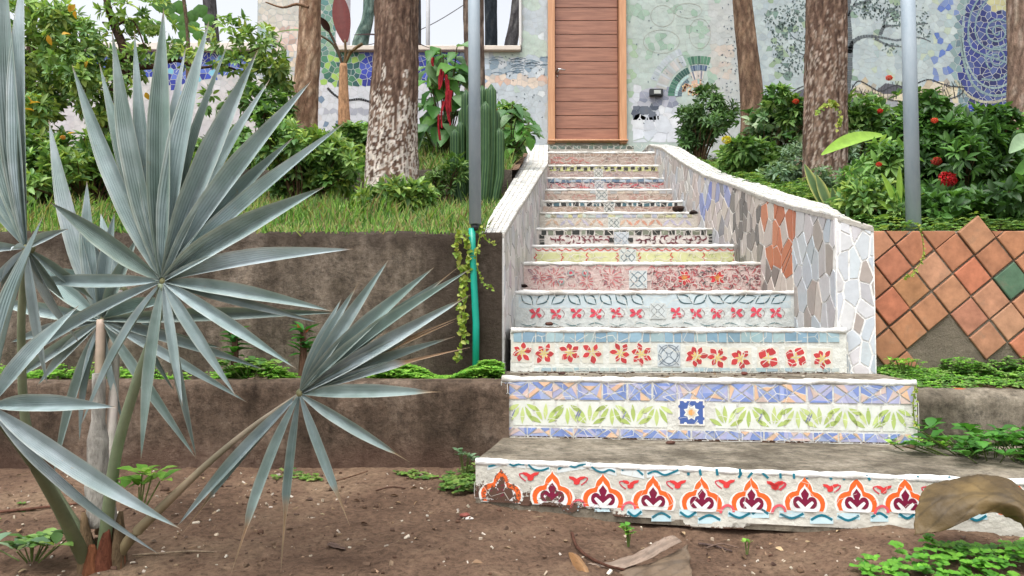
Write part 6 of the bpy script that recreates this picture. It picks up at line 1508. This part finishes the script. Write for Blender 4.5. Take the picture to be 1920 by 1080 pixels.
dry_leaf('small dark dead leaf on the soil, centre', [[(612, 1022, 2.2), (628, 1028, 2.19), (648, 1030, 2.19)], [(618, 1016, 2.24), (632, 1020, 2.24), (648, 1024, 2.23)]], (S(80, 62, 54), S(112, 90, 78)))
dry_leaf('crumpled dark brown leaf in the weeds at the right end of the bottom tread', [[(1672, 846, 2.85), (1700, 850, 2.83), (1712, 846, 2.83)], [(1680, 838, 2.9), (1702, 836, 2.9), (1716, 834, 2.9)]], (S(78, 56, 46), S(110, 84, 68)))

# ---------------------------------------------------------------- blue fan palm in the foreground
bp = P(192, 1075, 2.08); bp.z = -.69
PT = thing('fan_palm', 'young silvery blue fan palm growing in the left foreground soil', 'palm', tuple(bp))
BLc = [S(150, 167, 170), S(142, 159, 160), S(164, 178, 182), S(132, 150, 147)]
TAN = S(158, 132, 106)
def leaflet(mb, hub, tip, w_, nrm, col, sag=.03, fold=.32, tan=0, n=16):
    a, b = hub, tip; ax = b - a; L = ax.length; axn = ax.normalized(); sd_ = axn.cross(nrm).normalized(); nn = sd_.cross(axn)
    if nn.y > 0: nn = -nn
    side2 = Vector((0, 0, -1)) - axn * axn.dot(Vector((0, 0, -1)))
    vs = []; cs = []; ph = rnd.uniform(0, 9); ks = rnd.uniform(.82, 1.1); hs_ = rnd.choice([.84, .9, 1, 1.08]); stv = [rnd.uniform(.95, 1.04) * (hs_ if q_ < 4 else 1) for q_ in range(9)]  # one blade half often tinted: shading of the V fold put into colour
    for i in range(n + 1):
        t = i / n
        c = a + ax * t + side2 * (sag * L * (t * t - .55 * t)) + nn * (.03 * L * math.sin(math.pi * t * .9))
        if t < .34: k = .24 + .76 * math.sin(math.pi / 2 * t / .34)
        elif t < .52: k = 1
        else: k = max(0, 1 - ((t - .52) / .48) ** 1.25)
        if tan and t > 1 - tan: k *= lerp(1, .45, min(1, (t - 1 + tan) / .08))
        wd = w_ * .5 * max(.02, k); fl_ = fold * (1.15 - .55 * t)
        e = nn * wd * fl_ * 2
        tw = .1 * nz(t * 2 + ph, ph)
        sdd = (sd_ + nn * tw).normalized()
        f_ = max(0, min(1, (t - (1 - tan)) / .06)) if tan else max(0, min(1, (t - .965) / .03))
        sh = 1 + .12 * nz(t * 5 + ph, 2)
        c0 = tuple(lerp(x * sh * ks, y, f_) for x, y in zip(col[:3], TAN[:3]))
        ed = tuple(lerp(x, y, .35) for x, y in zip(c0, S(206, 206, 190)[:3]))
        for j in range(-4, 5):
            q = j / 4; vs.append(c + sdd * wd * q + e * abs(q) ** 1.15)
            g_ = .84 if j == 0 else stv[j + 4]
            cs.append((*(ed if abs(j) == 4 else [x * g_ for x in c0]), q))
    mb.add(vs, [(i * 9 + j, i * 9 + j + 1, (i + 1) * 9 + j + 1, (i + 1) * 9 + j) for i in range(n) for j in range(8)], cs)
def fan(hub, Yh, leaves, label=None, nrm=(0, -1, .15), wk=1.0, petiole=None, prad=(.012, .02), pcol=S(132, 140, 112), pcol2=None):
    H_ = P(*hub, Yh) - bp; fo = bpy.data.objects.new('fan_leaf', None); fo.empty_display_size = .05; link(fo, PT); fo.location = H_
    if label: fo['label'] = label
    for tip in leaves:
        tx, ty, dy, w_ = tip[:4]; tn = tip[4] if len(tip) > 4 else 0; sg = tip[5] if len(tip) > 5 else .03
        T_ = P(tx, ty, Yh + dy) - bp - H_; mb = MB(); hb = T_.normalized() * .008
        n_ = Vector(nrm) + Vector((rnd.uniform(-.35, .35), 0, rnd.uniform(-.25, .25)))
        leaflet(mb, hb, T_, w_ / F * Yh * wk * (.52 if ty > hub[1] + 25 else .62 if ty > hub[1] - 90 else .70), n_.normalized(), jit(rnd.choice(BLc), .05), sg, tan=tn, fold=rnd.uniform(.45, .85)); mb.build('leaflet', M['palm'], fo, smooth=True)
    mb = MB(); mb.tube([(0, .012, 0), (0, -.004, 0)], [.014, .008], 8, S(130, 128, 92)); mb.build('hub', M['palm'], fo, smooth=True)
    if petiole:
        q = [P(x, y, Yd) - bp - H_ for x, y, Yd in petiole]; sp = smooth_pts([tuple(p) for p in q], 7); mb = MB(); k = len(sp)
        cs = [tuple(lerp(a, b, (i / k) ** 1.2) for a, b in zip(pcol, pcol2 or pcol)) for i in range(k)]
        mb.tube(sp, [.8 * lerp(prad[0], prad[1], (i / (k - 1)) ** 1.5) for i in range(k)], 9, cs, rough=.1); mb.build('petiole', M['palm'], fo, smooth=True)
# behind first
fan((192, 600), 2.3, [(95, 225, .1, 44), (165, 340, .05, 40), (215, 400, .05, 34), (260, 440, 0, 30), (20, 640, .1, 40), (-20, 560, .1, 40), (70, 722, 0, 38), (100, 893, 0, 34), (370, 858, 0, 34), (467, 752, -.05, 32), (420, 650, 0, 36), (150, 640, .1, 40), (40, 470, .1, 42), (10, 720, 0, 36), (265, 640, 0, 30), (500, 690, -.05, 34), (150, 830, 0, 30), (235, 800, 0, 26), (330, 560, .05, 40), (640, 580, -.1, 36)], 'large half hidden fan behind the main one', wk=1.1, petiole=[(190, 600, 2.3), (187, 720, 2.26), (188, 860, 2.2), (190, 1000, 2.12)], prad=(.017, .022), pcol=S(176, 158, 142), pcol2=S(150, 116, 82))
fan((228, 545), 2.36, [(150, 410, .05, 30), (300, 640, 0, 30), (190, 700, 0, 26), (95, 600, 0, 30), (60, 500, .05, 32), (190, 400, .1, 36), (330, 735, 0, 30)], 'fan glimpsed at the very back', petiole=[(226, 545, 2.36), (218, 660, 2.32), (212, 760, 2.28), (200, 940, 2.15)], prad=(.012, .022), pcol=S(190, 182, 176), pcol2=S(170, 160, 150))
fan((50, 465), 1.78, [(10, -90, .1, 54), (48, -70, .1, 50), (-50, -60, .1, 50), (-90, 100, .1, 46), (-90, 260, .05, 44), (128, 425, -.05, 30, 0, .1), (0, 545, 0, 30), (-60, 620, 0, 34), (-120, 470, 0, 36), (120, 560, .1, 40), (150, 640, .15, 40), (20, 470, -.1, 16), (50, 30, .12, 44), (175, 560, .2, 36), (90, 720, .1, 36)], 'fan cut by the left picture edge, its blades pointing straight up', petiole=[(50, 465, 1.8), (40, 640, 1.9), (60, 840, 2.0), (170, 1030, 2.08)], prad=(.010, .02))
main = [(102, 372, .02, 52, 0, .10), (140, 122, .08, 50), (214, 60, .08, 54), (308, 18, .1, 60), (393, 42, .08, 60), (482, 95, .06, 58), (583, 150, .02, 56), (505, 150, .14, 44), (547, 258, .10, 46), (650, 234, -.02, 46, 0, -.02), (608, 347, -.04, 60), (662, 460, -.06, 52, 0, .05), (626, 576, -.08, 50, 0, .05), (560, 684, -.1, 46, 0, .06), (445, 742, -.06, 42), (343, 762, -.04, 34), (265, 862, -.04, 42), (370, 858, .1, 34), (-10, 692, -.04, 44, 0, .12), (38, 536, -.02, 42, 0, -.12), (150, 800, -.05, 36, 0, .05), (255, 60, .14, 40), (350, 90, .14, 40), (600, 600, .08, 34, 0, .04), (430, 80, .14, 36), (190, 120, .14, 40)]
fan((306, 527), 1.9, main, 'main big fan facing the camera', wk=1.0, petiole=[(304, 532, 1.9), (290, 620, 1.93), (255, 720, 1.97), (218, 850, 2.02), (198, 1000, 2.06), (192, 1075, 2.08)], prad=(.013, .024), pcol=S(134, 148, 122), pcol2=S(120, 132, 96))
fan((562, 738), 2.02, [(727, 486, .02, 34), (673, 528, .04, 26, .15), (812, 500, .02, 44), (864, 492, .05, 20, .2), (880, 503, 0, 36), (880, 549, 0, 38, .12), (850, 600, .05, 26, .5), (866, 590, 0, 24, .4), (852, 628, .03, 30, .1), (880, 648, .02, 26, .45), (640, 560, .05, 28), (828, 738, -.02, 42, .16, -.02), (772, 862, -.05, 40, .2, .05), (657, 985, -.06, 34, .3, .02), (527, 1072, -.05, 32, .42), (434, 1074, -.06, 40, .33), (331, 985, 0, 40), (342, 998, .02, 26, .3), (830, 520, .06, 40)], 'right hand fan with browned drying tips', petiole=[(558, 742, 2.02), (480, 795, 2.03), (400, 860, 2.04), (310, 945, 2.05), (240, 1015, 2.07), (200, 1075, 2.08)], prad=(.0065, .024), pcol=S(168, 156, 136), pcol2=S(124, 106, 70))
fan((-18, 762), 1.6, [(220, 762, 0, 52, 0, .02), (332, 1002, 0, 66, 0, -.08), (297, 1045, .05, 40, 0, -.06), (83, 408, .05, 46, 0, .0), (146, 572, .05, 46, 0, .05), (-160, 600, .1, 50), (-150, 850, .1, 50), (-60, 1000, 0, 46), (-40, 500, .1, 44)], 'lowest fan pushed out of the left picture edge', petiole=[(-18, 765, 1.62), (50, 850, 1.8), (110, 950, 1.95), (155, 1040, 2.05), (185, 1090, 2.08)], prad=(.014, .03), pcol=S(112, 122, 96), pcol2=S(110, 104, 72))
mb = MB(); q = [P(x, y, 2.1) - bp for x, y in ((186, 700), (184, 850), (186, 920), (192, 985))]; mb.tube(smooth_pts([tuple(p) for p in q], 5), [.017] * 4 + [.026] * 5 + [.034] * 4 + [.036] * 3, 12, S(172, 168, 160), rough=.12); mb.build('leaf_sheath', M['bark'], PT, smooth=True)
mb = MB()
for k in range(9):
    a = k * .75; r_ = .035; mb.tube(smooth_pts([(math.cos(a) * r_ * 1.4, math.sin(a) * r_ * 1.2, -.06), (math.cos(a) * r_ * 1.1, math.sin(a) * r_, .03), (math.cos(a) * r_ * 1.5, math.sin(a) * r_, .10 + .04 * (k % 3))], 5), [.03, .03, .03, .028, .027, .025, .022, .018, .014, .010, .006], 8, jit(rnd.choice([S(108, 66, 50), S(126, 80, 56), S(84, 54, 44), S(112, 94, 72)]), .1), rough=.5, seed=k)
mb.build('fibrous_base', M['bark'], PT, smooth=True)
